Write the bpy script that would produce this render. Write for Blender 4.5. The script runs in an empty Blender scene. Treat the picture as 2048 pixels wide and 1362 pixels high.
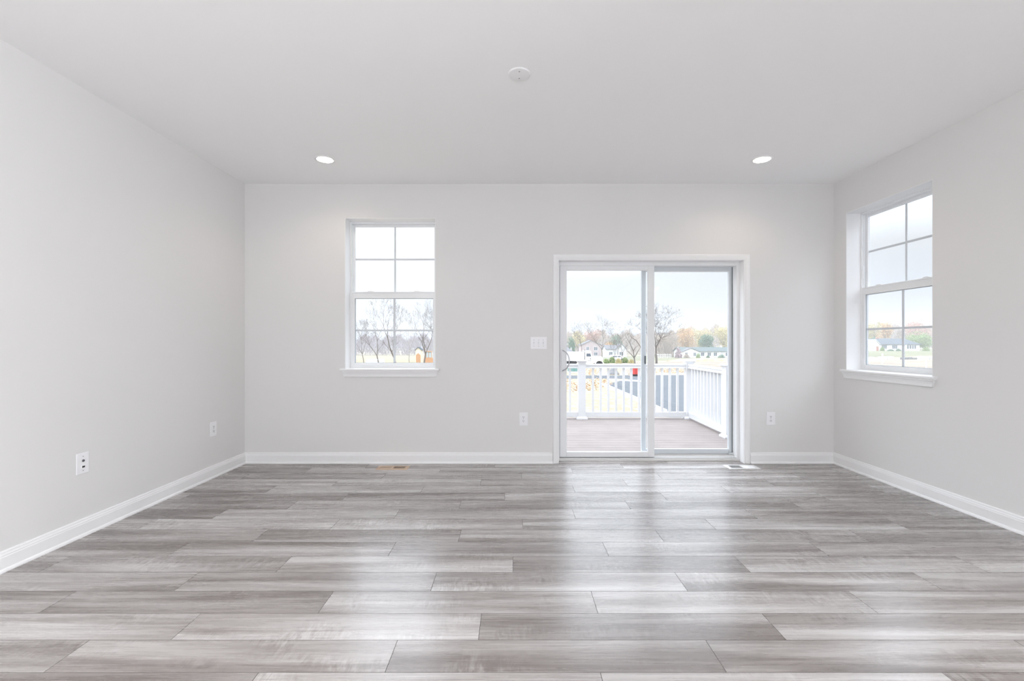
import bpy, bmesh, math, random
from mathutils import Vector, Matrix
R = math.radians
PI = math.pi
C = bpy.context.scene.collection
sc = bpy.context.scene

XRW = 3.144                                               # side wall with the window
# ------------------------------------------------------------------ camera, sky, light, exposure
F, VX, VY, H, D = 910.0, 1026.0, 686.5, 1.176, 4.46      # focal length (px), vanishing point (px), eye height, back wall distance
cam = bpy.data.cameras.new('camera')
cam.sensor_width = 36.0
cam.lens = 36.0 * F / 2048.0
cam.shift_x = -(VX - 1024.0) / 2048.0
cam.shift_y = (VY - 681.0) / 2048.0
cam.clip_end = 3000
co = bpy.data.objects.new('camera', cam)
C.objects.link(co)
co.location = (0, 0, H)
co.rotation_euler = (R(90), 0, 0)
sc.camera = co

sc.view_settings.view_transform = 'Standard'
sc.view_settings.look = 'None'
sc.view_settings.gamma = 1.0
sc.view_settings.exposure = 0.0
sc.view_settings.use_curve_mapping = False
sc.cycles.use_denoising = True
sc.cycles.max_bounces = 12
sc.cycles.diffuse_bounces = 7
sc.cycles.glossy_bounces = 4
sc.cycles.transparent_max_bounces = 16
sc.cycles.sample_clamp_indirect = 6.0

# overcast sky: pale at the horizon, much brighter overhead
w = bpy.data.worlds.new('overcast_sky')
sc.world = w
w.use_nodes = True
nt = w.node_tree
nt.nodes.clear()
def N(t, ty, **kw):
    n = t.nodes.new(ty)
    for k, v in kw.items():
        setattr(n, k, v)
    return n
o = N(nt, 'ShaderNodeOutputWorld')
bg = N(nt, 'ShaderNodeBackground')
tc = N(nt, 'ShaderNodeTexCoord')
sep = N(nt, 'ShaderNodeSeparateXYZ')
ramp = N(nt, 'ShaderNodeValToRGB')
nz = N(nt, 'ShaderNodeTexNoise')
nz.inputs['Scale'].default_value = 2.2
nz.inputs['Detail'].default_value = 4
mp = N(nt, 'ShaderNodeMapping')
mp.inputs['Scale'].default_value = (1, 1, 3.5)
L = nt.links.new
L(tc.outputs['Generated'], sep.inputs[0])
L(sep.outputs['Z'], ramp.inputs[0])
L(tc.outputs['Generated'], mp.inputs[0])
L(mp.outputs[0], nz.inputs['Vector'])
SKY = [(0.0, (.60, .635, .71)), (.05, (.66, .70, .785)), (.10, (.78, .82, .895)), (.17, (.93, .96, 1.0)), (.25, (1.7, 1.78, 1.88)), (.38, (3.0, 3.18, 3.42)), (.6, (4.4, 4.7, 5.1)), (1.0, (5.1, 5.5, 6.0))]
cr = ramp.color_ramp
while len(cr.elements) < len(SKY):
    cr.elements.new(.5)
for e, (p, c) in zip(cr.elements, SKY):
    e.position = p
    e.color = (*[v / 10 for v in c], 1)
mr = N(nt, 'ShaderNodeMapRange')
mr.inputs['From Min'].default_value = .3
mr.inputs['From Max'].default_value = .7
mr.inputs['To Min'].default_value = 9.7
mr.inputs['To Max'].default_value = 10.3
L(nz.outputs['Fac'], mr.inputs[0])
L(ramp.outputs[0], bg.inputs['Color'])
mx = N(nt, 'ShaderNodeMath', operation='MULTIPLY_ADD')       # the overcast is a little brighter to one side
mx.inputs[1].default_value = -2.4
L(sep.outputs['X'], mx.inputs[0]); L(mr.outputs[0], mx.inputs[2])
L(mx.outputs[0], bg.inputs['Strength'])
L(bg.outputs[0], o.inputs[0])

def area(name, loc, rot, sx, sy, power, col=(1, 1, 1), spread=180):
    l = bpy.data.lights.new(name, 'AREA')
    l.shape = 'RECTANGLE'
    l.size, l.size_y, l.energy, l.color = sx, sy, power, col
    l.spread = R(spread)
    ob = bpy.data.objects.new(name, l)
    C.objects.link(ob)
    ob.location, ob.rotation_euler = loc, rot
    return ob
# added fill lamp at the unseen rear wall, brightens the room softly
area('rear_fill', (-.50, -4.52, 1.32), (R(90), 0, 0), 3.3, 2.2, 12.0, (.95, .98, 1.0))
# added fill lamp outside an invented side opening, brightens the left wall
for y in (-.95,):
    area('side_fill', (XRW + .80, y, 1.665), (0, R(90), 0), 1.6, .87, 235.0, (.96, .985, 1.03))
# added point lamps behind the camera, unseen fill for walls and ceiling
for x in (-1.2, -.4, .4):
    pl_ = bpy.data.lights.new('room_fill', 'POINT')
    pl_.energy, pl_.color, pl_.shadow_soft_size = 57.0, (.985, 1.0, 1.03), .14
    po_ = bpy.data.objects.new('room_fill', pl_)
    C.objects.link(po_)
    po_.location = (x, -1.2, 1.75)
# added overhead spots out of view, fill for the floor and its bounce
for x in (-1.59, 2.12):
    dl_ = bpy.data.lights.new('overhead_fill', 'SPOT')
    dl_.energy, dl_.color, dl_.spot_size, dl_.spot_blend, dl_.shadow_soft_size = 140.0, (1, .99, .98), R(100), 1.0, .07
    do_ = bpy.data.objects.new('overhead_fill', dl_)
    C.objects.link(do_)
    do_.location = (x, .7, 2.72)

# ------------------------------------------------------------------ helpers
def P(x, y, d):
    return Vector(((x - VX) * d / F, d, H - (y - VY) * d / F))

def G(x, y, z=-3.0):
    d = F * (H - z) / (y - VY)
    return Vector(((x - VX) * d / F, d, z))

class MB:
    def __init__(s):
        s.v, s.f, s.m, s.sm = [], [], [], []
    def add(s, vs, fs, mi=0, smooth=False):
        b = len(s.v)
        s.v += [Vector(q) for q in vs]
        for f in fs:
            s.f.append([b + i for i in f]); s.m.append(mi); s.sm.append(smooth)
        return s
    def box(s, x0, x1, y0, y1, z0, z1, mi=0):
        vs = [(x, y, z) for z in (z0, z1) for y in (y0, y1) for x in (x0, x1)]
        return s.add(vs, [(0, 2, 3, 1), (4, 5, 7, 6), (0, 1, 5, 4), (2, 6, 7, 3), (0, 4, 6, 2), (1, 3, 7, 5)], mi)
    def sweep(s, prof, fn, ts, mi=0, closed=True, caps=True, smooth=False):
        """prof: list of 2D points; fn(t, p) -> 3D point; ts: stations"""
        n = len(prof)
        vs = [fn(t, p) for t in ts for p in prof]
        fs = []
        for k in range(len(ts) - 1):
            for i in range(n if closed else n - 1):
                j = (i + 1) % n
                fs.append((k * n + i, k * n + j, (k + 1) * n + j, (k + 1) * n + i))
        if caps and closed:
            fs.append(tuple(range(n))[::-1])
            fs.append(tuple((len(ts) - 1) * n + i for i in range(n)))
        return s.add(vs, fs, mi, smooth)
    def tube(s, pts, rad, n=8, mi=0, smooth=True, caps=True):
        pts = [Vector(p) for p in pts]
        if not isinstance(rad, (list, tuple)):
            rad = [rad] * len(pts)
        vs, up = [], None
        for i, p in enumerate(pts):
            t = (pts[min(i + 1, len(pts) - 1)] - pts[max(i - 1, 0)]).normalized()
            if up is None:
                a = Vector((0, 0, 1)) if abs(t.z) < .9 else Vector((1, 0, 0))
                up = (a - t * a.dot(t)).normalized()
            else:
                up = (up - t * up.dot(t)).normalized()
            b = t.cross(up)
            for k in range(n):
                an = 2 * PI * k / n
                vs.append(p + (up * math.cos(an) + b * math.sin(an)) * rad[i])
        fs = []
        for i in range(len(pts) - 1):
            for k in range(n):
                j = (k + 1) % n
                fs.append((i * n + k, i * n + j, (i + 1) * n + j, (i + 1) * n + k))
        if caps:
            fs.append(tuple(range(n))[::-1])
            fs.append(tuple((len(pts) - 1) * n + k for k in range(n)))
        return s.add(vs, fs, mi, smooth)
    def lathe(s, prof, n=40, mat=None, mi=0, smooth=True):
        """prof: (r, z) from axis to axis; mat: Matrix placing it"""
        M = mat or Matrix()
        vs, fs = [], []
        for r, z in prof:
            for k in range(n):
                a = 2 * PI * k / n
                vs.append(M @ Vector((r * math.cos(a), r * math.sin(a), z)))
        for i in range(len(prof) - 1):
            for k in range(n):
                j = (k + 1) % n
                fs.append((i * n + k, i * n + j, (i + 1) * n + j, (i + 1) * n + k))
        if prof[0][0] > 0 : fs.append(tuple(range(n))[::-1])
        if prof[-1][0] > 0 : fs.append(tuple((len(prof) - 1) * n + k for k in range(n)))
        return s.add(vs, fs, mi, smooth)
    def xf(s, M):
        s.v = [M @ q for q in s.v]
        return s
    def build(s, name, mats, parent=None, bevel=0, seg=2, loc=None):
        me = bpy.data.meshes.new(name)
        me.from_pydata([tuple(q) for q in s.v], [], s.f)
        mats = mats if isinstance(mats, (list, tuple)) else [mats]
        for m in mats:
            me.materials.append(m)
        me.polygons.foreach_set('material_index', s.m)
        me.polygons.foreach_set('use_smooth', s.sm)
        if bevel:
            bm = bmesh.new(); bm.from_mesh(me)
            es = [e for e in bm.edges if len(e.link_faces) == 2 and e.calc_face_angle(0) > R(40)]
            bmesh.ops.bevel(bm, geom=es, offset=bevel, segments=seg, profile=.5, affect='EDGES', clamp_overlap=True)
            bm.to_mesh(me); bm.free()
        me.update()
        ob = bpy.data.objects.new(name, me)
        C.objects.link(ob)
        if parent: ob.parent = parent
        if loc: ob.location = loc
        return ob

def tag(o, label=None, cat=None, group=None, kind=None):
    for k, v in (('label', label), ('category', cat), ('group', group), ('kind', kind)):
        if v: o[k] = v
    return o
def empty(name, loc, rz=0.0, **kw):
    e = bpy.data.objects.new(name, None)
    C.objects.link(e)
    e.empty_display_size = .1
    e.location = loc
    e.rotation_euler = (0, 0, rz)
    return tag(e, **kw)

# ------------------------------------------------------------------ materials
def mat(name, col, rough=.5, spec=.5, metal=0.0, noise=0.0, nscale=8.0, ncol=None, bump=0.0, bscale=60.0, emit=None, strength=0, coat=0):
    m = bpy.data.materials.new(name)
    m.use_nodes = True
    t = m.node_tree
    b = t.nodes['Principled BSDF']
    b.inputs['Base Color'].default_value = (*col, 1)
    b.inputs['Roughness'].default_value = rough
    b.inputs['Specular IOR Level'].default_value = spec
    b.inputs['Metallic'].default_value = metal
    if coat: b.inputs['Coat Weight'].default_value = coat
    if noise or ncol:
        tcn = N(t, 'ShaderNodeTexCoord')
        n = N(t, 'ShaderNodeTexNoise')
        n.inputs['Scale'].default_value = nscale
        n.inputs['Detail'].default_value = 5
        r = N(t, 'ShaderNodeValToRGB')
        c2 = ncol or tuple(max(0, c * (1 - noise)) for c in col)
        r.color_ramp.elements[0].position = .35
        r.color_ramp.elements[1].position = .65
        r.color_ramp.elements[0].color = (*c2, 1)
        r.color_ramp.elements[1].color = (*col, 1)
        t.links.new(tcn.outputs['Object'], n.inputs['Vector'])
        t.links.new(n.outputs['Fac'], r.inputs[0])
        t.links.new(r.outputs[0], b.inputs['Base Color'])
    if bump:
        tcn = N(t, 'ShaderNodeTexCoord')
        n = N(t, 'ShaderNodeTexNoise')
        n.inputs['Scale'].default_value = bscale
        n.inputs['Detail'].default_value = 3
        bp = N(t, 'ShaderNodeBump')
        bp.inputs['Strength'].default_value = bump
        bp.inputs['Distance'].default_value = .002
        t.links.new(tcn.outputs['Object'], n.inputs['Vector'])
        t.links.new(n.outputs['Fac'], bp.inputs['Height'])
        t.links.new(bp.outputs[0], b.inputs['Normal'])
    if emit:
        b.inputs['Emission Color'].default_value = (*emit, 1)
        b.inputs['Emission Strength'].default_value = strength
    return m

def glass_mat():
    m = bpy.data.materials.new('window_glass')
    m.use_nodes = True
    t = m.node_tree
    t.nodes.clear()
    out = N(t, 'ShaderNodeOutputMaterial')
    mix = N(t, 'ShaderNodeMixShader')
    tr = N(t, 'ShaderNodeBsdfTransparent')
    tr.inputs[0].default_value = (.985, .995, 1, 1)
    gl = N(t, 'ShaderNodeBsdfGlossy')
    gl.inputs['Roughness'].default_value = .0
    lw = N(t, 'ShaderNodeLayerWeight')
    lw.inputs['Blend'].default_value = .5
    pw_ = N(t, 'ShaderNodeMath', operation='POWER')
    pw_.inputs[1].default_value = 5
    ma = N(t, 'ShaderNodeMath', operation='MULTIPLY_ADD')
    ma.inputs[1].default_value, ma.inputs[2].default_value = .9, .028
    t.links.new(lw.outputs['Facing'], pw_.inputs[0])
    t.links.new(pw_.outputs[0], ma.inputs[0])
    t.links.new(ma.outputs[0], mix.inputs[0])
    t.links.new(tr.outputs[0], mix.inputs[1])
    t.links.new(gl.outputs[0], mix.inputs[2])
    t.links.new(mix.outputs[0], out.inputs[0])
    return m

def floor_mat():
    m = bpy.data.materials.new('grey_wood_plank')
    m.use_nodes = True
    t = m.node_tree
    b = t.nodes['Principled BSDF']
    l = t.links.new
    tcn = N(t, 'ShaderNodeTexCoord')
    at = N(t, 'ShaderNodeAttribute', attribute_name='plank')
    sp = N(t, 'ShaderNodeSeparateColor')
    l(at.outputs['Color'], sp.inputs[0])
    off = N(t, 'ShaderNodeVectorMath', operation='SCALE')
    off.inputs['Scale'].default_value = 37.0
    l(at.outputs['Color'], off.inputs[0])
    add = N(t, 'ShaderNodeVectorMath', operation='ADD')
    l(tcn.outputs['Object'], add.inputs[0]); l(off.outputs[0], add.inputs[1])
    def noise(sx, sy, scale, detail, rough=.5, dist=0.0):
        mp = N(t, 'ShaderNodeMapping')
        mp.inputs['Scale'].default_value = (sx, sy, 1)
        l(add.outputs[0], mp.inputs[0])
        n = N(t, 'ShaderNodeTexNoise')
        n.inputs['Scale'].default_value = scale
        n.inputs['Detail'].default_value = detail
        n.inputs['Roughness'].default_value = rough
        n.inputs['Distortion'].default_value = dist
        l(mp.outputs[0], n.inputs['Vector'])
        return n.outputs['Fac']
    def math_(op, a, bb, clamp=False):
        n = N(t, 'ShaderNodeMath', operation=op, use_clamp=clamp)
        for i, q in enumerate((a, bb)):
            if isinstance(q, (int, float)): n.inputs[i].default_value = q
            else: l(q, n.inputs[i])
        return n.outputs[0]
    bands = noise(.6, 8.5, 1.0, 3, .5, .45)       # wide streaks along the plank
    fine = noise(2.2, 60, 1.0, 6, .62, .1)          # grain
    cross = noise(48, 11, 1.0, 4, .65, 1.3)            # saw marks across the grain
    pores = noise(5, 210, 1.0, 3, .6)               # thin dark pores
    mask = noise(2.2, 4.5, 1.0, 2)
    mk = N(t, 'ShaderNodeMapRange'); l(mask, mk.inputs[0])
    mk.inputs['From Min'].default_value = .52; mk.inputs['From Max'].default_value = .68
    v = math_('ADD', math_('MULTIPLY', bands, 1.2), math_('MULTIPLY', fine, .38))
    cr_ = math_('MULTIPLY', math_('MULTIPLY', math_('SUBTRACT', cross, .5), mk.outputs[0]), .95)
    v = math_('ADD', v, cr_)
    v = math_('ADD', v, math_('MULTIPLY', math_('SUBTRACT', sp.outputs[2], .5), .20))
    v = math_('ADD', v, math_('MULTIPLY', math_('SUBTRACT', pores, .5), .24))
    v = math_('SUBTRACT', v, .85)
    v = math_('ADD', math_('MULTIPLY', v, 1.55), .5, True)
    r = N(t, 'ShaderNodeValToRGB')
    els = r.color_ramp.elements
    els.new(.5); els.new(.75)
    for e, (p, c) in zip(els, [(0.08, (.165, .141, .130)), (.38, (.290, .264, .252)), (.62, (.408, .384, .374)), (.95, (.57, .553, .546))]):
        e.position = p; e.color = (*c, 1)
    l(v, r.inputs[0])
    hs = N(t, 'ShaderNodeHueSaturation')
    vv = math_('ADD', math_('MULTIPLY', sp.outputs[0], .14), .93)
    l(vv, hs.inputs['Value']); l(r.outputs[0], hs.inputs['Color'])
    l(hs.outputs[0], b.inputs['Base Color'])
    b.inputs['Roughness'].default_value = .3
    rr = math_('ADD', math_('MULTIPLY', fine, .12), .215)
    l(rr, b.inputs['Roughness'])
    b.inputs['Specular IOR Level'].default_value = 1.0
    bp = N(t, 'ShaderNodeBump')
    bp.inputs['Strength'].default_value = .10
    bp.inputs['Distance'].default_value = .0015
    l(math_('ADD', fine, math_('MULTIPLY', cr_, 1.5)), bp.inputs['Height'])
    l(bp.outputs[0], b.inputs['Normal'])
    return m

M_wall = mat('warm_grey_wall_paint', (.735, .729, .722), .85, .3, bump=.05, bscale=220)
M_ceil = mat('flat_white_ceiling_paint', (.90, .90, .90), .95, .2, bump=.05, bscale=220)
M_trim = mat('semi_gloss_white_trim', (.84, .84, .845), .42, .4)
M_vinyl = mat('white_vinyl', (.82, .83, .84), .38, .45)
M_vinyl2 = mat('pale_grey_vinyl', (.62, .65, .68), .45, .4)
M_glass = glass_mat()
M_floor = floor_mat()
M_seam = mat('plank_seam', (.10, .088, .082), .7, .2)
M_plate = mat('white_plastic_plate', (.85, .85, .87), .32, .5)
M_slot = mat('dark_slot', (.03, .03, .03), .6, .3)
M_screw = mat('painted_screw', (.55, .55, .56), .4, .5, .3)
M_gasket = mat('dark_gasket', (.09, .11, .13), .6, .3)
M_steel = mat('satin_steel', (.55, .55, .57), .35, .5, .8)
M_tan = mat('tan_metal', (.62, .47, .35), .38, .5, .25)
M_silver = mat('brushed_pale_metal', (.72, .71, .70), .35, .5, .35)
M_duct = mat('dark_duct', (.025, .017, .012), .8, .2)
M_lens = mat('lamp_lens', (.9, .88, .82), .5, .3, emit=(1.0, .90, .76), strength=14)
M_deck = mat('composite_deck_board', (.27, .232, .218), .7, .25, noise=.12, nscale=3)
M_rail = mat('white_vinyl_rail', (.69, .69, .70), .4, .4)

# ------------------------------------------------------------------ room shell
XL, XR, ZC, YR, T = -2.629, 3.144, 2.7385, -4.6, .2
DX0, DX1, DZ = .446, 2.264, 1.992              # patio door opening
W1 = (-1.647, -.760, .926, 2.404)              # back window opening (x0, x1, z0, z1)
W2 = (3.408, 4.295, .926, 2.404)               # side window opening (y0, y1, z0, z1)

def wall(name, u0, u1, z0, z1, holes, fn, label):
    us = sorted({u0, u1, *[h[0] for h in holes], *[h[1] for h in holes]})
    zs = sorted({z0, z1, *[h[2] for h in holes], *[h[3] for h in holes]})
    mb = MB()
    solid = lambda i, j: 0 <= i < len(us) - 1 and 0 <= j < len(zs) - 1 and not any(h[0] <= us[i] and us[i + 1] <= h[1] and h[2] <= zs[j] and zs[j + 1] <= h[3] for h in holes)
    for i in range(len(us) - 1):
        for j in range(len(zs) - 1):
            if not solid(i, j): continue
            a, b_, c, d = us[i], us[i + 1], zs[j], zs[j + 1]
            q = lambda u, w_, z: fn(u, w_, z)
            mb.add([q(a, 0, c), q(b_, 0, c), q(b_, 0, d), q(a, 0, d)], [(0, 1, 2, 3)])
            mb.add([q(a, T, c), q(b_, T, c), q(b_, T, d), q(a, T, d)], [(3, 2, 1, 0)])
            if not solid(i - 1, j): mb.add([q(a, 0, c), q(a, T, c), q(a, T, d), q(a, 0, d)], [(3, 2, 1, 0)])
            if not solid(i + 1, j): mb.add([q(b_, 0, c), q(b_, T, c), q(b_, T, d), q(b_, 0, d)], [(0, 1, 2, 3)])
            if not solid(i, j - 1): mb.add([q(a, 0, c), q(b_, 0, c), q(b_, T, c), q(a, T, c)], [(3, 2, 1, 0)])
            if not solid(i, j + 1): mb.add([q(a, 0, d), q(b_, 0, d), q(b_, T, d), q(a, T, d)], [(0, 1, 2, 3)])
    ob = mb.build(name, M_wall)
    return tag(ob, label, 'wall', kind='structure')

wall('wall_back', XL - T, XR + T, 0, ZC, [(DX0, DX1, 0, DZ), (W1[0], W1[1], W1[2], W1[3])],
     lambda u, w_, z: (u, D + w_, z), 'warm grey painted wall holding the glass patio door')
wall('wall_left', YR - T, D, 0, ZC, [], lambda u, w_, z: (XL - w_, u, z), 'plain warm grey side wall without any window')
wall('wall_right', YR - T, D, 0, ZC, [(W2[0], W2[1], W2[2], W2[3]), (-1.395, -.505, .926, 2.404)], lambda u, w_, z: (XR + w_, u, z), 'warm grey side wall with a deep set window')  # second opening is unseen, added to let the side fill in
wall('wall_rear', XL, XR, 0, ZC, [(-2.2, 1.2, .1, 2.5)], lambda u, w_, z: (u, YR - w_, z), 'warm grey wall behind the viewer with a wide opening')  # opening is made up to suit the rear fill lamp
tag(MB().box(XL - T, XR + T, YR - T, D + T, ZC, ZC + .2).build('ceiling', M_ceil), 'flat white painted ceiling with two recessed lights', 'ceiling', kind='structure')

tag(MB().box(XL - T - .3, XR + T + .3, YR - T, D + T + .3, ZC + .2, ZC + 3.2).build('upper_storey_blocker', M_wall), 'unseen upper storey block added to shade the deck', 'house', kind='structure')  # unseen mass added above the room to block sky from deck and railing

# floor: rows of planks, end joints where the photograph shows them
OFFS = {-1: .312, 0: .763, 1: 1.083, 2: .37, 3: .829, 4: 0.0, 5: .529, 6: .895, 7: .063, 8: .42, 9: .835, 10: 1.156, 11: .49, 12: .947, 13: .077, 14: .545, 15: 1.045, 16: .3}
def build_floor():
    rng = random.Random(5)
    pw, pl, y00 = .17775, 1.22, 1.625
    mb = MB(); cols = []
    r0 = int((YR - y00) / pw) - 1
    e, dz = .0011, .0012
    for r in range(r0, 17):
        ya, yb = y00 + r * pw, min(y00 + (r + 1) * pw, 4.552)
        if ya >= 4.552: break
        ya = max(ya, YR)
        off = OFFS.get(r, rng.random() * pl)
        k = math.floor((XL - off) / pl)
        while off + k * pl < XR:
            xa, xb = max(off + k * pl, XL - .01), min(off + (k + 1) * pl, XR + .01)
            c = (rng.random(), rng.random(), rng.random(), 1)
            vs = [(xa, ya, -dz), (xb, ya, -dz), (xb, yb, -dz), (xa, yb, -dz), (xa + e, ya + e, 0), (xb - e, ya + e, 0), (xb - e, yb - e, 0), (xa + e, yb - e, 0)]
            mb.add(vs, [(4, 5, 6, 7)], 0)
            n0 = len(mb.v) - 8
            for f in ((0, 1, 5, 4), (1, 2, 6, 5), (2, 3, 7, 6), (3, 0, 4, 7)):
                mb.f.append([n0 + i for i in f]); mb.m.append(1); mb.sm.append(False)
            cols += [c] * 8
            k += 1
    b0 = len(mb.v)
    mb.box(XL - T, XR + T, YR - T, 4.552, -.2, -.004, 1)
    cols += [(0, 0, 0, 1)] * (len(mb.v) - b0)
    ob = mb.build('floor', [M_floor, M_seam])
    at = ob.data.color_attributes.new('plank', 'FLOAT_COLOR', 'POINT')
    for i, c in enumerate(cols):
        at.data[i].color = c
    tag(ob, 'grey brown wood plank floor laid crosswise', 'floor', kind='structure')
build_floor()

# baseboards with shoe moulding
BB = [(0, 0), (.024, 0), (.024, .006), (.021, .014), (.015, .019), (.0145, .076), (.0125, .080), (.0125, .086), (.009, .094), (.0085, .101), (.006, .106), (0, .107)]
def baseboard(name, fn, ts, label):
    mb = MB()
    mb.sweep(BB, fn, ts)
    tag(mb.build(name, M_trim), label, 'baseboard', kind='structure')
def bb_back(x0, x1, m0, m1, name, label):
    baseboard(name, lambda t, p: (x0 + m0 * p[0] if t == 0 else x1 - m1 * p[0], D - p[0], p[1]), (0, 1), label)
bb_back(XL, .388, 1, 0, 'baseboard_back', 'long white baseboard under the back window')
bb_back(2.322, XR, 0, 1, 'baseboard_corner', 'short white baseboard between patio door and corner')
baseboard('baseboard_left', lambda t, p: (XL + p[0], (YR if t == 0 else D - p[0]), p[1]), (0, 1), 'white baseboard along the wall without window')
baseboard('baseboard_right', lambda t, p: (XR - p[0], (YR if t == 0 else D - p[0]), p[1]), (0, 1), 'white baseboard along the wall with the side window')

# ------------------------------------------------------------------ double-hung windows (local: x along the wall, y outward, z up)
def frame_ring(mb, x0, x1, z0, z1, y0, y1, l, r, b, t_):
    mb.box(x0, x0 + l, y0, y1, z0, z1); mb.box(x1 - r, x1, y0, y1, z0, z1)
    mb.box(x0 + l, x1 - r, y0, y1, z0, z0 + b); mb.box(x0 + l, x1 - r, y0, y1, z1 - t_, z1)
def make_window(name, loc, rz, label):
    W, Z0, Z1 = .887, .926, 2.404
    h = W / 2
    e = empty(name, loc, rz, label=label, cat='window', kind='structure')
    # white jamb liner: thin boards lining the opening
    j = MB()
    t_ = .004
    j.box(-h, -h + t_, .0, .135, Z0, Z1); j.box(h - t_, h, .0, .135, Z0, Z1); j.box(-h + t_, h - t_, .0, .135, Z1 - t_, Z1)
    j.build('jamb_liner', M_trim, e)
    f = MB()
    frame_ring(f, -h, h, Z0, Z1, .135, .195, .016, .016, .02, .022)
    f.box(-h + .016, -h + .022, .148, .155, 1.66, Z1 - .022); f.box(h - .022, h - .016, .148, .155, 1.66, Z1 - .022)
    f.build('window_frame', M_vinyl, e, .0015)
    # upper sash (outer track)
    u = MB()
    zt, zb = Z1 - .022, 1.66
    frame_ring(u, -h + .022, h - .022, zb, zt, .172, .194, .019, .019, .04, .024)
    up = u.build('upper_sash', M_vinyl, e, .002)
    g = MB()
    zc = 2.031
    g.box(-.009, .009, .184, .190, zb + .04, zt - .024); g.box(-h + .041, -.009, .184, .190, zc - .009, zc + .009); g.box(.009, h - .041, .184, .190, zc - .009, zc + .009)
    g.build('grille', M_vinyl2, up, .001)
    MB().box(-h + .03, h - .03, .191, .193, zb + .02, zt - .01).build('pane', M_glass, up)
    # lower sash (inner track)
    s = MB()
    z0, z1 = Z0 + .008, 1.697
    frame_ring(s, -h + .014, h - .014, z0, z1, .140, .170, .034, .034, .042, .068)
    s.box(-h + .02, h - .02, .134, .140, z1 - .012, z1)
    lo = s.build('lower_sash', M_vinyl, e, .002)
    k = MB()
    x0, x1 = -h + .048, h - .048
    frame_ring(k, x0, x1, z0 + .042, z1 - .068, .1495, .152, .0015, .0015, .0015, .0015)
    k.build('glazing_gasket', M_gasket, lo)
    k = MB(); frame_ring(k, x0, x1, z0 + .042, z1 - .068, .152, .170, .003, .003, .003, .003)
    k.build('glazing_stop', M_vinyl2, lo)
    g = MB()
    zc = 1.306
    g.box(-.011, .011, .157, .163, z0 + .042, z1 - .068); g.box(x0, -.011, .157, .163, zc - .009, zc + .009); g.box(.011, x1, .157, .163, zc - .009, zc + .009)
    g.build('grille', M_vinyl2, lo, .001)
    MB().box(x0 - .004, x1 + .004, .165, .167, z0 + .03, z1 - .05).build('pane', M_glass, lo)
    for sx in (-.235, .235):
        q = MB()
        q.box(sx - .034, sx + .034, .136, .160, z1, z1 + .004)
        q.lathe([(.0, .004), (.014, .004), (.014, .008), (0.0, .009)], 16, Matrix.Translation((sx + .008, .148, z1)))
        q.box(sx - .028, sx + .012, .140, .150, z1 + .004, z1 + .010)
        q.build('sash_lock', M_vinyl, e, .0015)
    q = MB()
    q.box(-h + .016, -h + .023, .143, .157, 1.79, 1.90); q.box(-h + .020, -h + .027, .146, .154, 1.80, 1.85)
    q.build('vent_stop', M_vinyl, e, .0015)
    # stool with rounded nose and horns
    st = MB()
    st.sweep([(-.034, -.006), (-.034, .006), (-.030, .010), (-.024, .012), (.0, .012), (.0, -.012), (-.024, -.012), (-.030, -.010)],
             lambda t, p: (t, p[0], Z0 - .010 + p[1]), (-h - .040, h + .040))
    st.box(-h + .004, h - .004, 0, .1345, Z0 - .02, Z0 + .002)
    st.build('window_sill', M_trim, e)
    ap = MB()
    za = Z0 - .021
    prof = [(0, 0), (-.026, 0), (-.026, -.008), (-.020, -.020), (-.016, -.034), (-.014, -.056), (-.010, -.060), (0, -.060)]
    ap.sweep(prof, lambda t, p: (t * (h + .028 + p[1] * .35 - (.0 if p[0] else .004)), p[0], za + p[1]), (-1, 1))
    ap.build('apron', M_trim, e)
    return e
make_window('window_1', ((W1[0] + W1[1]) / 2, D, 0), 0, 'white double hung window facing bare trees, beside the patio door')
make_window('window_2', (XR, (W2[0] + W2[1]) / 2, 0), R(-90), 'white double hung window in the side wall, facing a white house')

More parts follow.
